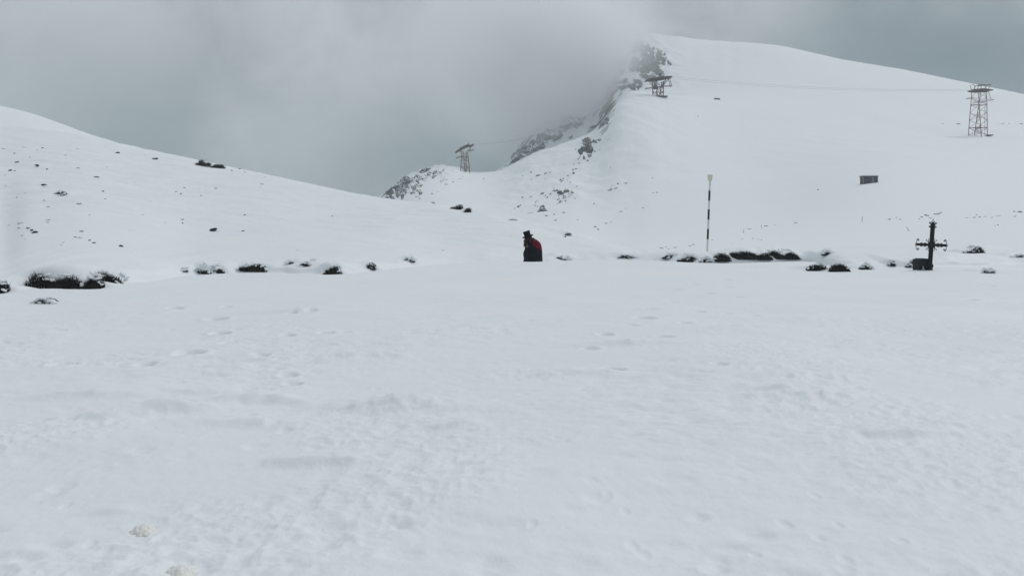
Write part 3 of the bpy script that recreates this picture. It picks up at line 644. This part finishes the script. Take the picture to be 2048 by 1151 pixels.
lathe(bm, [(.035, zt), (.075, zt + .02), (.12, zt + .05), (.15, zt + .33), (.145, zt + .345), (.12, zt + .35)], 10)
bm_obj('reflector_box', bm, M_cap, pole)

# ------------------------------------------------------------------ iron cross on its block
M_iron = noisy('black_iron', (.010, .012, .016), (.022, .026, .031), 12, .7, spec=.2); M_block = noisy('dark_stone_block', (.012, .015, .019), (.024, .028, .033), 9, .8, .4, 30)
M_fig = noisy('weathered_figure', (.20, .22, .24), (.38, .40, .42), 20, .8)
cb = hit(1855, 540, base_near, 10, 45); s = cb.y / F; cb.x -= .24 * (1855 - CX) / F   # the shaft stands in front of the base point
cross = empty('iron_cross', cb); tag(cross, 'black wrought iron memorial cross with scrolled ends, leaning slightly, on a dark block', 'memorial cross')
bm = bm_new()
box(bm, (-(1855 - 1851) * s, 0, .16), (24 * s, .42, .36 + .1), None, .015); bm_obj('block', bm, M_block, cross)
bm = bm_new(); box(bm, (-(1855 - 1850) * s, 0, 0.395), (17 * s, .34, .05), None, .015); bm_obj('block_top', bm, M_block, cross)
lean = Matrix.Rotation(R(4.2), 3, 'Y')
def L(x, z, y=0): return lean @ Vector((x, y, z)) + Vector((4 * s, -.24, 0))
H = (540 - 446) * s; za = (540 - 489) * s
bm = bm_new()
box(bm, L(0, H / 2), (7.0 * s, .08, H), lean, .006)
box(bm, L(0, H + .02), (3.6 * s, .05, .06), lean, .004)
bm_obj('shaft', bm, M_iron, cross)
aw = 30.5 * s
rot2 = Matrix.Rotation(R(2.2), 3, 'Y'); ctr = L(0, za)
def A(x, z, y=0): return rot2 @ Vector((x, y, z)) + ctr
bm = bm_new(); box(bm, A(0, 0), (2 * aw * .97, .075, 5.2 * s), rot2, .006); bm_obj('arm', bm, M_iron, cross)
bm = bm_new(); box(bm, A(0, 0, -.01), (12 * s, .10, 11.5 * s), rot2, .02)
for sx in (-1, 1):
    for sz in (-1, 1):
        pts = [A(sx * (.11 + .03 * t), sz * (.10 + .075 * t * t), 0) for t in (0, .5, 1)]; path(bm, [A(sx * .1, sz * .1), A(sx * .17, sz * .14), A(sx * .19, sz * .19)], .011)
        path(bm, [A(sx * .1, sz * .1), A(sx * .12, sz * .18), A(sx * .10, sz * .22)], .010)
bm_obj('centre_plate', bm, M_iron, cross)
def scroll(fn, cx, cz, sx, sz, r0=.040, turns=1.4, rr=.0115):
    bm = bm_new(); pts = []
    for i in range(22):
        t = i / 21 * turns * 2 * math.pi; r = r0 * (1 - .62 * i / 21)
        pts.append(fn(cx + sx * r * math.cos(t), cz + sz * r * math.sin(t)))
    path(bm, pts, rr, 5); return bm
for sx in (-1, 1):
    for sz in (-1, 1):
        bm = scroll(A, sx * aw * .88, sz * (9.0 * s), sx, sz); path(bm, [A(sx * aw * .985, sz * 2 * s), A(sx * aw * .985, sz * 8.6 * s)], .009)
        path(bm, [A(sx * aw * .79, sz * 7.5 * s), A(sx * aw * .82, sz * 8.5 * s)], .012)
        bm_obj('scroll', bm, M_iron, cross)
        bm = scroll(L, sx * 5.6 * s, H - 3.5 * s + (3.2 * s if sz > 0 else -3.2 * s), sx, sz, .036); path(bm, [L(sx * 1.5 * s, H - 3 * s), L(sx * 4.4 * s, H - 1.5 * s * -sz - 3 * s)], .009)
        bm_obj('scroll', bm, M_iron, cross)
    bm = bm_new(); path(bm, [A(sx * aw, -3 * s), A(sx * (aw + .035), 0), A(sx * aw, 3 * s)], .008)
    for fr in (.42, .66):                                       # collars and thin rails along the arm
        box(bm, A(sx * aw * fr, 0), (.02, .075, 8.0 * s), rot2)
    for sz in (-1, 1): path(bm, [A(sx * aw * .30, sz * 3.6 * s), A(sx * aw * .66, sz * 3.6 * s)], .006)
    bm_obj('arm_end', bm, M_iron, cross)
bm = bm_new(); path(bm, [L(-.05, H + .02), L(-.055, H + .055), L(0, H + .13), L(.055, H + .055), L(.05, H + .02)], .008); tube(bm, L(0, H + .12), L(0, H + .18), .009, .003)
bm_obj('finial', bm, M_iron, cross)
# small pale figurine in front of the block
fx = cb + Vector(((1845.5 - 1855) * s, -.27, 0)); fg = empty('grave_ornament', fx); tag(fg, 'small weathered pale ornament leaning at the front of the cross block', 'ornament')
bm = bm_new(); lathe(bm, [(.030, -.05), (.045, .0), (.030, .07), (.016, .10), (.024, .13), (.010, .155)], 10); bm_obj('body', bm, M_fig, fg, True)
bm = bm_new()
for sx in (-1, 1): tube(bm, (sx * .012, 0, .09), (sx * .055, 0, .02), .012, .006)
bm_obj('wings', bm, M_fig, fg, True)
# lantern-like cup at the right of the block
lp = cb + Vector((10.5 * s, -.22, .02)); bm = bm_new(); lathe(bm, [(.02, 0), (.03, .01), (.03, .07), (.022, .09), (.008, .11)], 10)
o = bm_obj('grave_candle', bm, M_block, None, True); o.location = lp + Vector((0, 0, .10)); tag(o, 'small dark candle cup beside the right edge of the cross block', 'candle')
bm = bm_new(); tube(bm, (0, 0, -.15), (0, 0, .01), .012); bm_obj('stem', bm, M_iron, o)

# ------------------------------------------------------------------ hut on the slope
M_board = noisy('hut_boards', (.060, .068, .075), (.105, .112, .118), 3, .8); M_door = noisy('hut_door', (.20, .22, .24), (.34, .36, .38), 4, .8); M_cap_snow = snow_mat('roof_snow')
hb = hit(1740, 366, base_far, 80, 400); s = hb.y / F
hb.x -= 2.5 * s; hut = empty('hut', hb, 0); tag(hut, 'small dark flat-roofed hut half buried alone on the right snow slope', 'hut')
W, D, Hh = 28.5 * s, 14 * s, 12.5 * s
bm = bm_new()
n = 22
for i in range(n):
    x = -W / 2 + (i + .5) * W / n
    if abs(x - W * .17) < W * .05: continue
    box(bm, (x, -D / 2 + (.012 if i % 2 else 0), Hh / 2 - .3), (W / n * .97, .05, Hh + .6))
for sx in (-1, 1): box(bm, (sx * (W / 2 - .03), .02, Hh / 2 - .3), (.06, D - .06, Hh + .6))
box(bm, (0, D / 2, Hh / 2 - .3), (W, .05, Hh + .6)); bm_obj('wall', bm, M_board, hut)
bm = bm_new(); box(bm, (W * .17, -D / 2 + .03, Hh / 2 - .2), (W * .10, .05, Hh + .2)); bm_obj('door', bm, M_door, hut)
bm = bm_new()
for sx in (-1, 1): box(bm, (sx * (W / 2 + .035), -D / 2, Hh / 2 - .2), (.07, .09, Hh + .5))
bm_obj('corner_post', bm, M_door, hut)
bm = bm_new(); box(bm, (0, 0, Hh + .05), (W + .35, D + .3, .09)); rf = bm_obj('roof', bm, M_board, hut)
bm = bm_new(); box(bm, (0, .05, Hh + .24), (W + .3, D + .3, .28), None, .1); bm_obj('roof_snow', bm, M_cap_snow, rf, True)

# dark slab roof far up, beside the saddle tower
p = hit(1434, 199, base_far, 200, 700); s = p.y / F
M_slab = noisy('dark_slab', (.03, .034, .04), (.05, .055, .06), 2, .8)
sl = empty('buried_shelter', p); tag(sl, 'low dark slab of a buried shelter on the upper snowfield right of the saddle tower', 'shelter')
bm = bm_new(); box(bm, (0, 0, .25), (10.5 * s, 2.2, .7), Matrix.Rotation(R(6), 3, 'Y'), .05); bm_obj('wall', bm, M_slab, sl)
bm = bm_new(); box(bm, (0, 0, .70), (10.8 * s, 2.5, .12), Matrix.Rotation(R(6), 3, 'Y'), .03); bm_obj('roof', bm, M_cap_snow, sl)

# thin marker stakes
M_wood = noisy('grey_wood', (.16, .16, .16), (.26, .26, .26), 12, .85)
for px, y0, y1, lean_, lab in ((1523, 456, 449, 0, 'thin grey stake beside the row of stones, right one of two'), (1487.5, 466, 458, 0, 'thin grey stake beside the row of stones, left one of two'), (1724, 444, 433, 3, 'thin pale stake standing in snow below the hut'), (1818, 462, 453, -30, 'thin grey stake leaning left in the snow before the iron cross')):
    p = hit(px, y0, base_far, 61, 400); s = p.y / F; bm = bm_new(); tube(bm, (0, 0, -.3), (0, 0, (y0 - y1) * s), .035, .025, 6); box(bm, (0, 0, (y0 - y1) * s), (.06, .06, .02))
    o = bm_obj('stake', bm, M_wood); o.location = p; o.rotation_euler = (0, R(lean_), 0); tag(o, lab, 'stake', 'thin marker stakes')

# ------------------------------------------------------------------ cable car towers
M_red = noisy('rust_red_steel', (.095, .009, .022), (.14, .015, .030), .8, .7, spec=.2); M_deck = noisy('dark_deck_steel', (.030, .022, .027), (.055, .035, .038), 1, .8)
M_conc = noisy('concrete_pad', (.06, .065, .07), (.11, .115, .12), .8, .9)
def tower(base, s, legs, H, deck, horns, arms, ring, label, r=.11, pads=(), bays=5, mats=None):
    """legs: (bottom x, bottom y, top x, top y) in photo px * s ; deck: list of (x, z) centre line and half thickness"""
    t = empty('cable_tower', base); tag(t, label, 'cable car tower', 'cable car towers on the mountain')
    P = []
    for bx, by, tx, ty in legs:
        b = Vector((bx * s, by * s, -1.2)); q = Vector((tx * s, ty * s, H * s)); P.append((b, q))
        bm = bm_new(); tube(bm, b, q, r * 1.25, r * .95, 6); bm_obj('leg', bm, M_red, t)
    bm = bm_new(); k = len(P)
    at = lambda i, f: P[i % k][0].lerp(P[i % k][1], f)
    for i in range(k):
        for j in range(bays):
            f0 = .06 + .94 * j / bays; f1 = .06 + .94 * (j + 1) / bays
            tube(bm, at(i, f0), at(i + 1, f1), r * .5, None, 4)
            if j % 2 == 0: tube(bm, at(i + 1, f0), at(i, f1), r * .5, None, 4)
            if j in ring: tube(bm, at(i, f0), at(i + 1, f0), r * .9, None, 4)
    bm_obj('bracing', bm, M_red, t)
    # deck: two side girders with cross plates, a curved saddle beam
    bm = bm_new(); yy = 2.2
    for sy in (-1, 1):
        for (x0, z0, h0), (x1, z1, h1) in zip(deck[:-1], deck[1:]):
            vs = []
            for x, z, h in ((x0, z0, h0), (x1, z1, h1)):
                for dy, dz in ((-.22, -1), (.22, -1), (.22, 1), (-.22, 1)): vs.append(bm.verts.new((x * s, sy * yy + dy, z * s + dz * h * s)))
            for q in ((0, 1, 5, 4), (1, 2, 6, 5), (2, 3, 7, 6), (3, 0, 4, 7), (3, 2, 1, 0), (4, 5, 6, 7)): bm.faces.new([vs[i] for i in q])
    for i in range(13):
        f = i / 12; x = deck[0][0] + (deck[-1][0] - deck[0][0]) * f
        z = np.interp(x, [d[0] for d in deck], [d[1] for d in deck]); tube(bm, (x * s, -yy, z * s), (x * s, yy, z * s), .12, None, 4)
    bm_obj('saddle_beam', bm, M_deck, t)
    for name, segs, rr in (('horns', horns, r * .8),) + tuple(('service_arm', [sg_], r * .8) for sg_ in arms):
        bm = bm_new()
        for x0, z0, x1, z1 in segs:
            for sy in (-1.6, 1.6): tube(bm, (x0 * s, sy, z0 * s), (x1 * s, sy, z1 * s), rr, None, 5)
            tube(bm, (x1 * s, -1.6, z1 * s), (x1 * s, 1.6, z1 * s), rr * .8, None, 5)
        bm_obj(name, bm, M_red, t)
    for x, z, w_, h_, dy in pads:
        bm = bm_new(); box(bm, (x * s, dy, z * s), (w_ * s, 2.6, h_ * s), None, .08); bm_obj('foundation', bm, M_conc, t)
    return t
# right tower
b = hit(1955.5, 272, base_far, 150, 600); s = b.y / F; sR = s; bR = b
tower(b, s, [(-17.5, 3, -8.5, 5), (-3.3, -17, -4.8, -9), (2.6, 17, 12, 9), (17.5, -3, 14.5, -5)], 92,
      [(-15, 91, 1.0), (-10, 90.4, 1.7), (0, 90.6, 2.7), (8, 91, 2.6), (18, 90.4, 1.7), (25, 90.6, 1.0)],
      [(-9, 93, -11.5, 102), (-5, 93, 0, 101), (4, 101, 8, 101), (13, 93, 9, 101.5), (17, 93, 22, 102), (-3, 101, 6, 101.5), (9, 101, 22, 102)], [(-7, 74.5, -20, 75.5), (16, 72.5, 29, 71.5), (-6, 68.5, 14, 68), (22, 72, 18, 88)], (1, 4),
      'tall rust-red lattice cable tower alone on the right slope near the picture edge', r=.16, pads=[(21, 1, 9, 2, -1)], bays=6)
bm = bm_new(); tube(bm, (14.6 * 0, 0, 0), (0, 0, 60 * s), .09); o = bm_obj('ladder', bm, M_red, [x for x in bpy.data.objects if x.name.startswith('cable_tower')][-1]); o.location = (9.5 * s, -2.0, -.5)
# saddle tower on the brow
b = hit(1318, 193, base_far, 200, 600); s = b.y / F; sM = s; bM = b
tm = tower(b, s, [(-11.5, 3, -13, 3), (-5, -3, -5, -3), (2, 6, 6, 4), (8.5, -2, 8, -4)], 30,
      [(-27, 31, .8), (-19, 33.2, 1.8), (-5, 34.6, 2.6), (8, 36.2, 2.5), (17, 37.6, 1.7), (25, 38.2, .9)],
      [(-20, 33, -12, 22), (14, 35, 6, 20), (20, 36, 7, 20), (-6, 36, -10, 41), (6, 38, 10, 43), (4, 36, 2, 44)], [(-12, 18, -27, 15.5), (8, 21, 25, 20.5), (-10, 18, 8, 18), (24, 21, 20, 36)], (1, 2),
      'short rust-red cable tower with a wide dark deck on the brow below the summit', r=.22, pads=[(-8, .9, 14, 1.4, 1.5), (7, -.8, 18, 2.6, -1)], bays=3)
# left tower on the knoll saddle
b = hit(930, 343, base_far, 300, 600); s = b.y / F; sL = s; bL = b
tower(b, s, [(-9.5, 2, -6.5, 3), (.5, -6, -3, -4), (2, 6, 2, 5), (10, -1, 5.5, -2)], 40,
      [(-19, 37.5, .9), (-13, 42, 1.5), (-4, 47.5, 2.2), (5, 51.5, 2.0), (12, 51, 1.3), (17, 54, 1.0)],
      [(-6, 46, -10, 50), (6, 50, 7, 57), (-14, 42, -6, 40), (13, 53, 8, 42)], [(5, 41, 18, 43.5), (-4, 31, -18, 27), (-8, 42, -20, 38)], (1, 3),
      'rust-red lattice cable tower with a tilted deck on the ridge saddle left of centre', r=.19, bays=4)
# cabin hanging at the saddle tower
cp = bM + Vector((-10 * sM, -4.2, 0)); cab = empty('cable_car', cp + Vector((0, 0, 12 * sM))); tag(cab, 'dark cable car cabin hanging at the left side of the saddle tower', 'cable car')
bm = bm_new()
vs = [bm.verts.new(Vector(p) * sM) for p in ((-5, -3, 0), (5.5, -3, 0), (5.5, 3, 0), (-5, 3, 0), (-3.5, -2.6, 5.5), (3.2, -2.6, 5.5), (3.2, 2.6, 5.5), (-3.5, 2.6, 5.5))]
for q in ((3, 2, 1, 0), (4, 5, 6, 7), (0, 1, 5, 4), (1, 2, 6, 5), (2, 3, 7, 6), (3, 0, 4, 7)): bm.faces.new([vs[i] for i in q])
bmesh.ops.bevel(bm, geom=bm.edges[:], offset=.12, segments=2, affect='EDGES'); bm_obj('cabin', bm, M_deck, cab)
bm = bm_new(); tube(bm, (-1.5 * sM, 0, 5 * sM), (-1.2 * sM, 0, 19.5 * sM), .35, .2); tube(bm, (1.5 * sM, 0, 5 * sM), (-.8 * sM, 0, 14 * sM), .25, .15); bm_obj('hanger', bm, M_deck, cab)
bm = bm_new(); box(bm, (-1.2 * sM, 0, 20 * sM), (7 * sM, .5, 1.2 * sM), None, .1); bm_obj('carriage', bm, M_deck, cab)
# cables
M_cable = noisy('steel_cable', (.20, .21, .22), (.26, .27, .28), 1, .6)
def cable(p, q, sag, r, label):
    bm = bm_new(); pts = []
    for i in range(41):
        t = i / 40; pts.append(p.lerp(q, t) - Vector((0, 0, sag * 4 * t * (1 - t))))
    path(bm, pts, r, 4); o = bm_obj('cable', bm, M_cable); tag(o, label, 'cable', 'cables between the towers'); return o
for dy, lab in ((-2.2, 'nearer'), (2.2, 'farther')):
    cable(bM + Vector((26 * sM, dy, 38 * sM)), bR + Vector((-15 * sR, dy, 92 * sR)), 2.5, .045, f'{lab} thin grey cable spanning from the saddle tower to the right tower')
    cable(bL + Vector((17 * sL, dy, 55 * sL)), bM + Vector((-27 * sM, dy, 31 * sM)), 9, .04, f'{lab} faint grey cable rising from the left tower into the fog to the saddle tower')

# ------------------------------------------------------------------ the person in hat and cloak
M_coat = noisy('black_cloth', (.010, .013, .017), (.020, .024, .030), 5, .9, .3, 60, .1); M_redc = noisy('dark_red_cloth', (.105, .006, .018), (.165, .011, .027), 5, .85, .3, 50, .15)
M_hair = noisy('brown_hair', (.022, .013, .013), (.085, .042, .042), 22, .7); M_skin = noisy('skin', (.36, .20, .16), (.42, .25, .20), 10, .6); M_hat = noisy('hat_felt', (.008, .010, .013), (.016, .019, .023), 12, .9, spec=.1)
Yp = EYE * F / (523.5 - HZ) + 1.3; sp = Yp / F
gz = float(base_near(np.array([(1066 - CX) * sp]), np.array([Yp]))[0])
person = empty('person', ((1066 - CX) * sp, Yp, gz)); tag(person, 'bowed person in black top hat and black cloak with red shoulders, hand at the face', 'person')
zc = (HZ - 523.5) * sp + EYE - gz         # where the snow crest cuts the figure
Z = lambda rel: zc + rel                  # heights read from the photo start at the cut
def skin_mesh(name, verts, edges, m, parent, sub=2, root=0):
    me = bpy.data.meshes.new(name); me.from_pydata([v[:3] for v in verts], edges, []); o = link(name, me, parent, m)
    md = o.modifiers.new('skin', 'SKIN'); md.use_smooth_shade = True
    for i, v in enumerate(verts):
        sv = me.skin_vertices[0].data[i]; r = v[3]; sv.radius = (r, v[4] if len(v) > 4 else r); sv.use_root = (i == root)
    sb = o.modifiers.new('sub', 'SUBSURF'); sb.levels = sub; sb.render_levels = sub
    return o
pz = Z(.36)
BV = [(.12, 0, pz, .15, .17), (.10, 0, Z(.62), .14, .17), (.03, 0, Z(.84), .12, .17), (-.10, 0, Z(.97), .065), (-.20, 0, Z(1.03), .082, .078), (-.235, 0, Z(1.12), .088, .082),
      (.11, -.10, pz - .12, .095), (.08, -.11, pz * .5, .065), (.12, -.11, .07, .045), (-.04, -.12, .04, .04), (-.12, -.12, .035, .03),
      (.13, .10, pz - .12, .095), (.14, .11, pz * .5, .065), (.20, .11, .07, .045), (.04, .12, .04, .04), (-.04, .12, .035, .03),
      (.02, -.21, Z(.82), .065), (-.17, -.27, Z(.55), .05), (-.26, -.20, Z(.72), .032), (-.285, -.15, Z(.80), .034, .018),
      (.02, .21, Z(.82), .065), (-.12, .27, Z(.52), .05), (-.30, .16, Z(.42), .034), (-.37, .12, Z(.41), .034, .018), (-.325, 0, Z(1.06), .022)]
BE = [(0, 1), (1, 2), (2, 3), (3, 4), (4, 5), (0, 6), (6, 7), (7, 8), (8, 9), (9, 10), (0, 11), (11, 12), (12, 13), (13, 14), (14, 15), (2, 16), (16, 17), (17, 18), (18, 19), (2, 20), (20, 21), (21, 22), (22, 23), (4, 24)]
for base_i, dirs in ((19, (-.05, .0, .075)), (23, (-.08, -.01, -.01))):       # four fingers and a thumb on each hand
    b0 = BV[base_i]
    for f in range(5):
        off = (f - 1.5) * .019; th = f == 4
        p0 = len(BV)
        if th:
            BV.append((b0[0] - .015, b0[1] + .01, b0[2] - .028, .009)); BV.append((b0[0] - .045, b0[1] + .02, b0[2] - .03, .0075)); BE += [(base_i, p0), (p0, p0 + 1)]
        else:
            ln = (.9, 1.05, 1.0, .78)[f]
            BV.append((b0[0] + dirs[0] * .45 * ln, b0[1] + off, b0[2] + dirs[2] * .5 * ln, .009)); BV.append((b0[0] + dirs[0] * ln, b0[1] + off * 1.15 + .012, b0[2] + dirs[2] * .85 * ln, .0078)); BE += [(base_i, p0), (p0, p0 + 1)]
body = skin_mesh('body', BV, BE, M_skin, person)
# trousers and boots cover the legs
TV = [(.12, 0, pz, .17, .18), (.11, -.10, pz - .12, .115), (.08, -.11, pz * .5, .085), (.12, -.11, .10, .065), (.13, .10, pz - .12, .115), (.14, .11, pz * .5, .085), (.20, .11, .10, .065)]
skin_mesh('trousers', TV, [(0, 1), (1, 2), (2, 3), (0, 4), (4, 5), (5, 6)], M_coat, person)
for x0, y0 in ((.12, -.11), (.20, .11)): skin_mesh('boot', [(x0, y0, .16, .075), (x0, y0, .05, .06), (x0 - .14, y0, .04, .05), (x0 - .22, y0, .03, .035)], [(0, 1), (1, 2), (2, 3)], M_hat, person)
# cloak as a loft, with folds
SEC = [(-.12, -.46, .45, .34), (.0, -.445, .43, .33), (.12, -.415, .43, .32), (.20, -.42, .43, .31), (.27, -.44, .425, .31), (.38, -.445, .42, .30), (.46, -.43, .405, .30), (.56, -.385, .40, .29), (.65, -.37, .385, .28), (.79, -.35, .355, .26), (.88, -.31, .30, .23), (.955, -.27, .22, .19), (1.02, -.21, .12, .14), (1.09, -.17, .03, .11)]
na = 72; rings = []
for z, xl, xr, ry in SEC:
    ring = []
    for k in range(na):
        t = 2 * math.pi * k / na; fold = 1 + (.022 * math.sin(9 * t + 2 * z) + .012 * math.sin(17 * t + 5 * z)) * max(0, .95 - z)
        x = (xl + xr) / 2 + (xr - xl) / 2 * math.copysign(abs(math.cos(t)) ** .85, math.cos(t)) * (1 + (fold - 1) * .5)
        y = ry * math.sin(t) * fold; ring.append(Vector((x, y, Z(z))))
    rings.append(ring)
def loft(rings, keep=None, off=0.0):
    bm = bm_new(); nr = len(rings); vs = {}
    def V(j, k):
        k %= na
        if (j, k) not in vs:
            p = rings[j][k].copy()
            if off:
                c = sum(rings[j], Vector()) / na; d = (p - c); d.z = .25; p += d.normalized() * off
            vs[(j, k)] = bm.verts.new(p)
        return vs[(j, k)]
    for j in range(nr - 1):
        for k in range(na):
            c = (rings[j][k] + rings[j + 1][(k + 1) % na]) / 2
            if keep and not keep(c): continue
            bm.faces.new((V(j, k), V(j, k + 1), V(j + 1, k + 1), V(j + 1, k)))
    return bm
fine = []                                 # refine the loft so the red panel has a clean slanted edge
for a_, b_ in zip(rings[:-1], rings[1:]):
    for t in (0, .25, .5, .75): fine.append([p.lerp(q, t) for p, q in zip(a_, b_)])
fine.append(rings[-1])
o = bm_obj('cloak', loft(fine), M_coat, person, True); md = o.modifiers.new('thick', 'SOLIDIFY'); md.thickness = .012
o = bm_obj('red_shoulder_cape', loft(fine, lambda c: c.x > -.03 - max(0, c.y) and (c.z - zc) > .745 - .73 * c.x and (c.z - zc) < 1.01, .014), M_redc, person, True); md = o.modifiers.new('thick', 'SOLIDIFY'); md.thickness = .01
# sleeves
skin_mesh('sleeve', [(.02, -.24, Z(.80), .09), (-.17, -.30, Z(.55), .075), (-.25, -.23, Z(.68), .055)], [(0, 1), (1, 2)], M_coat, person)
skin_mesh('sleeve', [(.02, .22, Z(.80), .09), (-.14, .26, Z(.50), .08), (-.36, .02, Z(.40), .06), (-.40, -.06, Z(.36), .055)], [(0, 1), (1, 2), (2, 3)], M_coat, person)
# hair: locks falling from under the hat around the bowed face
bm = bm_new(); rh = random.Random(3)
for i in range(240):
    t = rh.uniform(-2.75, 2.75); hx = -.215 + .145 * math.cos(t); hy = .12 * math.sin(t); ln = rh.uniform(.20, .50)
    if hx < -.30 and abs(hy) < .05: continue
    p = Vector((hx, hy, Z(1.16))); pts = [p]
    for j in range(1, 6):
        f = j / 5; pts.append(Vector((hx * (1 + .05 * f) + (-.07 * f * f if hx < -.2 else .05 * f) + rh.uniform(-.008, .008), hy * (1 + .9 * f) - .03 * f, Z(1.16 - ln * f))))
    for a_, b_, f in zip(pts[:-1], pts[1:], range(5)): tube(bm, a_, b_, .017 * (1 - f * .14), .017 * (1 - (f + 1) * .14), 5)
bm_obj('hair', bm, M_hair, person, True)
skin_mesh('beard', [(-.27, 0, Z(1.02), .06, .07), (-.31, -.02, Z(.86), .05, .07), (-.31, -.04, Z(.68), .03, .05)], [(0, 1), (1, 2)], M_hair, person)
for sy in (-1, 1):
    bm = bm_new(); bmesh.ops.create_uvsphere(bm, u_segments=10, v_segments=8, radius=.013); o = bm_obj('eye', bm, M_hat, person, True); o.location = (-.30, sy * .032, Z(1.105))
    skin_mesh('ear', [(-.215, sy * .082, Z(1.08), .012), (-.205, sy * .094, Z(1.10), .014), (-.21, sy * .09, Z(1.125), .010)], [(0, 1), (1, 2)], M_skin, person, 1)
mt = Matrix.Translation(Vector((-.235, 0, Z(1.155)))) @ Matrix.Rotation(R(-17), 4, 'Y')
bm = bm_new(); lathe(bm, [(.10, -.04), (.20, -.04), (.245, -.015), (.25, .03), (.225, .035), (.19, .012), (.150, .012)], 32, mt); hatb = bm_obj('hat_brim', bm, M_hat, person, True)
bm = bm_new(); lathe(bm, [(.152, .0), (.148, .09), (.160, .225), (.160, .242), (.12, .252)], 32, mt); bm_obj('hat_crown', bm, M_hat, person, True)
bm = bm_new(); lathe(bm, [(.1545, .012), (.153, .055), (.150, .056)], 32, mt); bm_obj('hat_band', bm, M_coat, person, True)

# black slab wedge in the snow beside the person
p = hit(1097, 521.5, base_near, 20, 45); s = p.y / F
bm = bm_new(); vs = [bm.verts.new(v) for v in ((-.24, -.1, -.06), (.04, -.12, -.05), (.30, -.02, .12), (-.24, .2, -.04), (.04, .2, -.03), (.30, .2, .12), (-.22, 0, -.01), (.0, 0, .06))]
bmesh.ops.convex_hull(bm, input=vs); bmesh.ops.bevel(bm, geom=bm.edges[:], offset=.008, segments=1, affect='EDGES')
o = bm_obj('slate_slab', bm, M_dark2); o.location = p; tag(o, 'thin black wedge of slate sticking out of the snow at the right of the person', 'stone slab')

# ------------------------------------------------------------------ haze and the fog lying in the gap behind the ridge
def vol_box(name, lo, hi):
    bm = bm_new(); box(bm, [(a_ + b_) / 2 for a_, b_ in zip(lo, hi)], [b_ - a_ for a_, b_ in zip(lo, hi)]); o = bm_obj(name, bm, None); o.data.materials.clear(); return o
hz = vol_box('haze', (-2400, -1000, -66), (2400, 1380, 186)); struct(hz, 'stuff')
m = bpy.data.materials.new('haze_air'); m.use_nodes = True; t = m.node_tree; t.nodes.clear(); oo = t.nodes.new('ShaderNodeOutputMaterial'); pv = t.nodes.new('ShaderNodeVolumePrincipled')
pv.inputs['Color'].default_value = (.80, .86, .88, 1); pv.inputs['Density'].default_value = .00042; t.links.new(pv.outputs[0], oo.inputs['Volume']); hz.data.materials.append(m)

# fog pouring over the ridge: a soft uneven cloud resting against the summit cliff
def fog(name, px, py, Y, sx, sy, sz, dens, seed, label):
    c = Vector(((px - CX) / F * Y, Y, EYE - (py - HZ) / F * Y))
    bm = bm_new(); bmesh.ops.create_icosphere(bm, subdivisions=3, radius=1); o = bm_obj(name, bm, None); o.location = c; o.scale = (sx, sy, sz); struct(o, 'stuff'); o['label'] = label
    m = bpy.data.materials.new(name); m.use_nodes = True; t = m.node_tree; t.nodes.clear(); n = t.nodes.new; l = t.links.new
    oo = n('ShaderNodeOutputMaterial'); pv = n('ShaderNodeVolumePrincipled'); pv.inputs['Color'].default_value = (.984, .986, .988, 1); l(pv.outputs[0], oo.inputs['Volume'])
    co = n('ShaderNodeTexCoord'); ln_ = n('ShaderNodeVectorMath'); ln_.operation = 'LENGTH'; l(co.outputs['Object'], ln_.inputs[0])
    no = n('ShaderNodeTexNoise'); no.inputs['Scale'].default_value = 2.6; no.inputs['Detail'].default_value = 4; 
    mp = n('ShaderNodeMapping'); mp.inputs['Location'].default_value = (seed, 0, 0); l(co.outputs['Object'], mp.inputs[0]); l(mp.outputs[0], no.inputs['Vector'])
    inv = n('ShaderNodeMapRange'); l(ln_.outputs['Value'], inv.inputs[0]); inv.inputs[1].default_value = 0; inv.inputs[2].default_value = .97; inv.inputs[3].default_value = 1; inv.inputs[4].default_value = 0
    pw = n('ShaderNodeMath'); pw.operation = 'POWER'; l(inv.outputs[0], pw.inputs[0]); pw.inputs[1].default_value = 2.0
    nm = n('ShaderNodeMapRange'); l(no.outputs['Fac'], nm.inputs[0]); nm.inputs[1].default_value = .32; nm.inputs[2].default_value = .66; nm.inputs[3].default_value = .35; nm.inputs[4].default_value = 1.5
    ml = n('ShaderNodeMath'); ml.operation = 'MULTIPLY'; l(pw.outputs[0], ml.inputs[0]); l(nm.outputs[0], ml.inputs[1])
    mr = n('ShaderNodeMath'); mr.operation = 'MULTIPLY'; l(ml.outputs[0], mr.inputs[0]); mr.inputs[1].default_value = dens
    l(mr.outputs[0], pv.inputs['Density']); o.data.materials.clear(); o.data.materials.append(m); return o
fog('fog', 1065, 115, 600, 128, 130, 102, .18, 0, 'bright fog bank pouring over the ridge left of the summit')
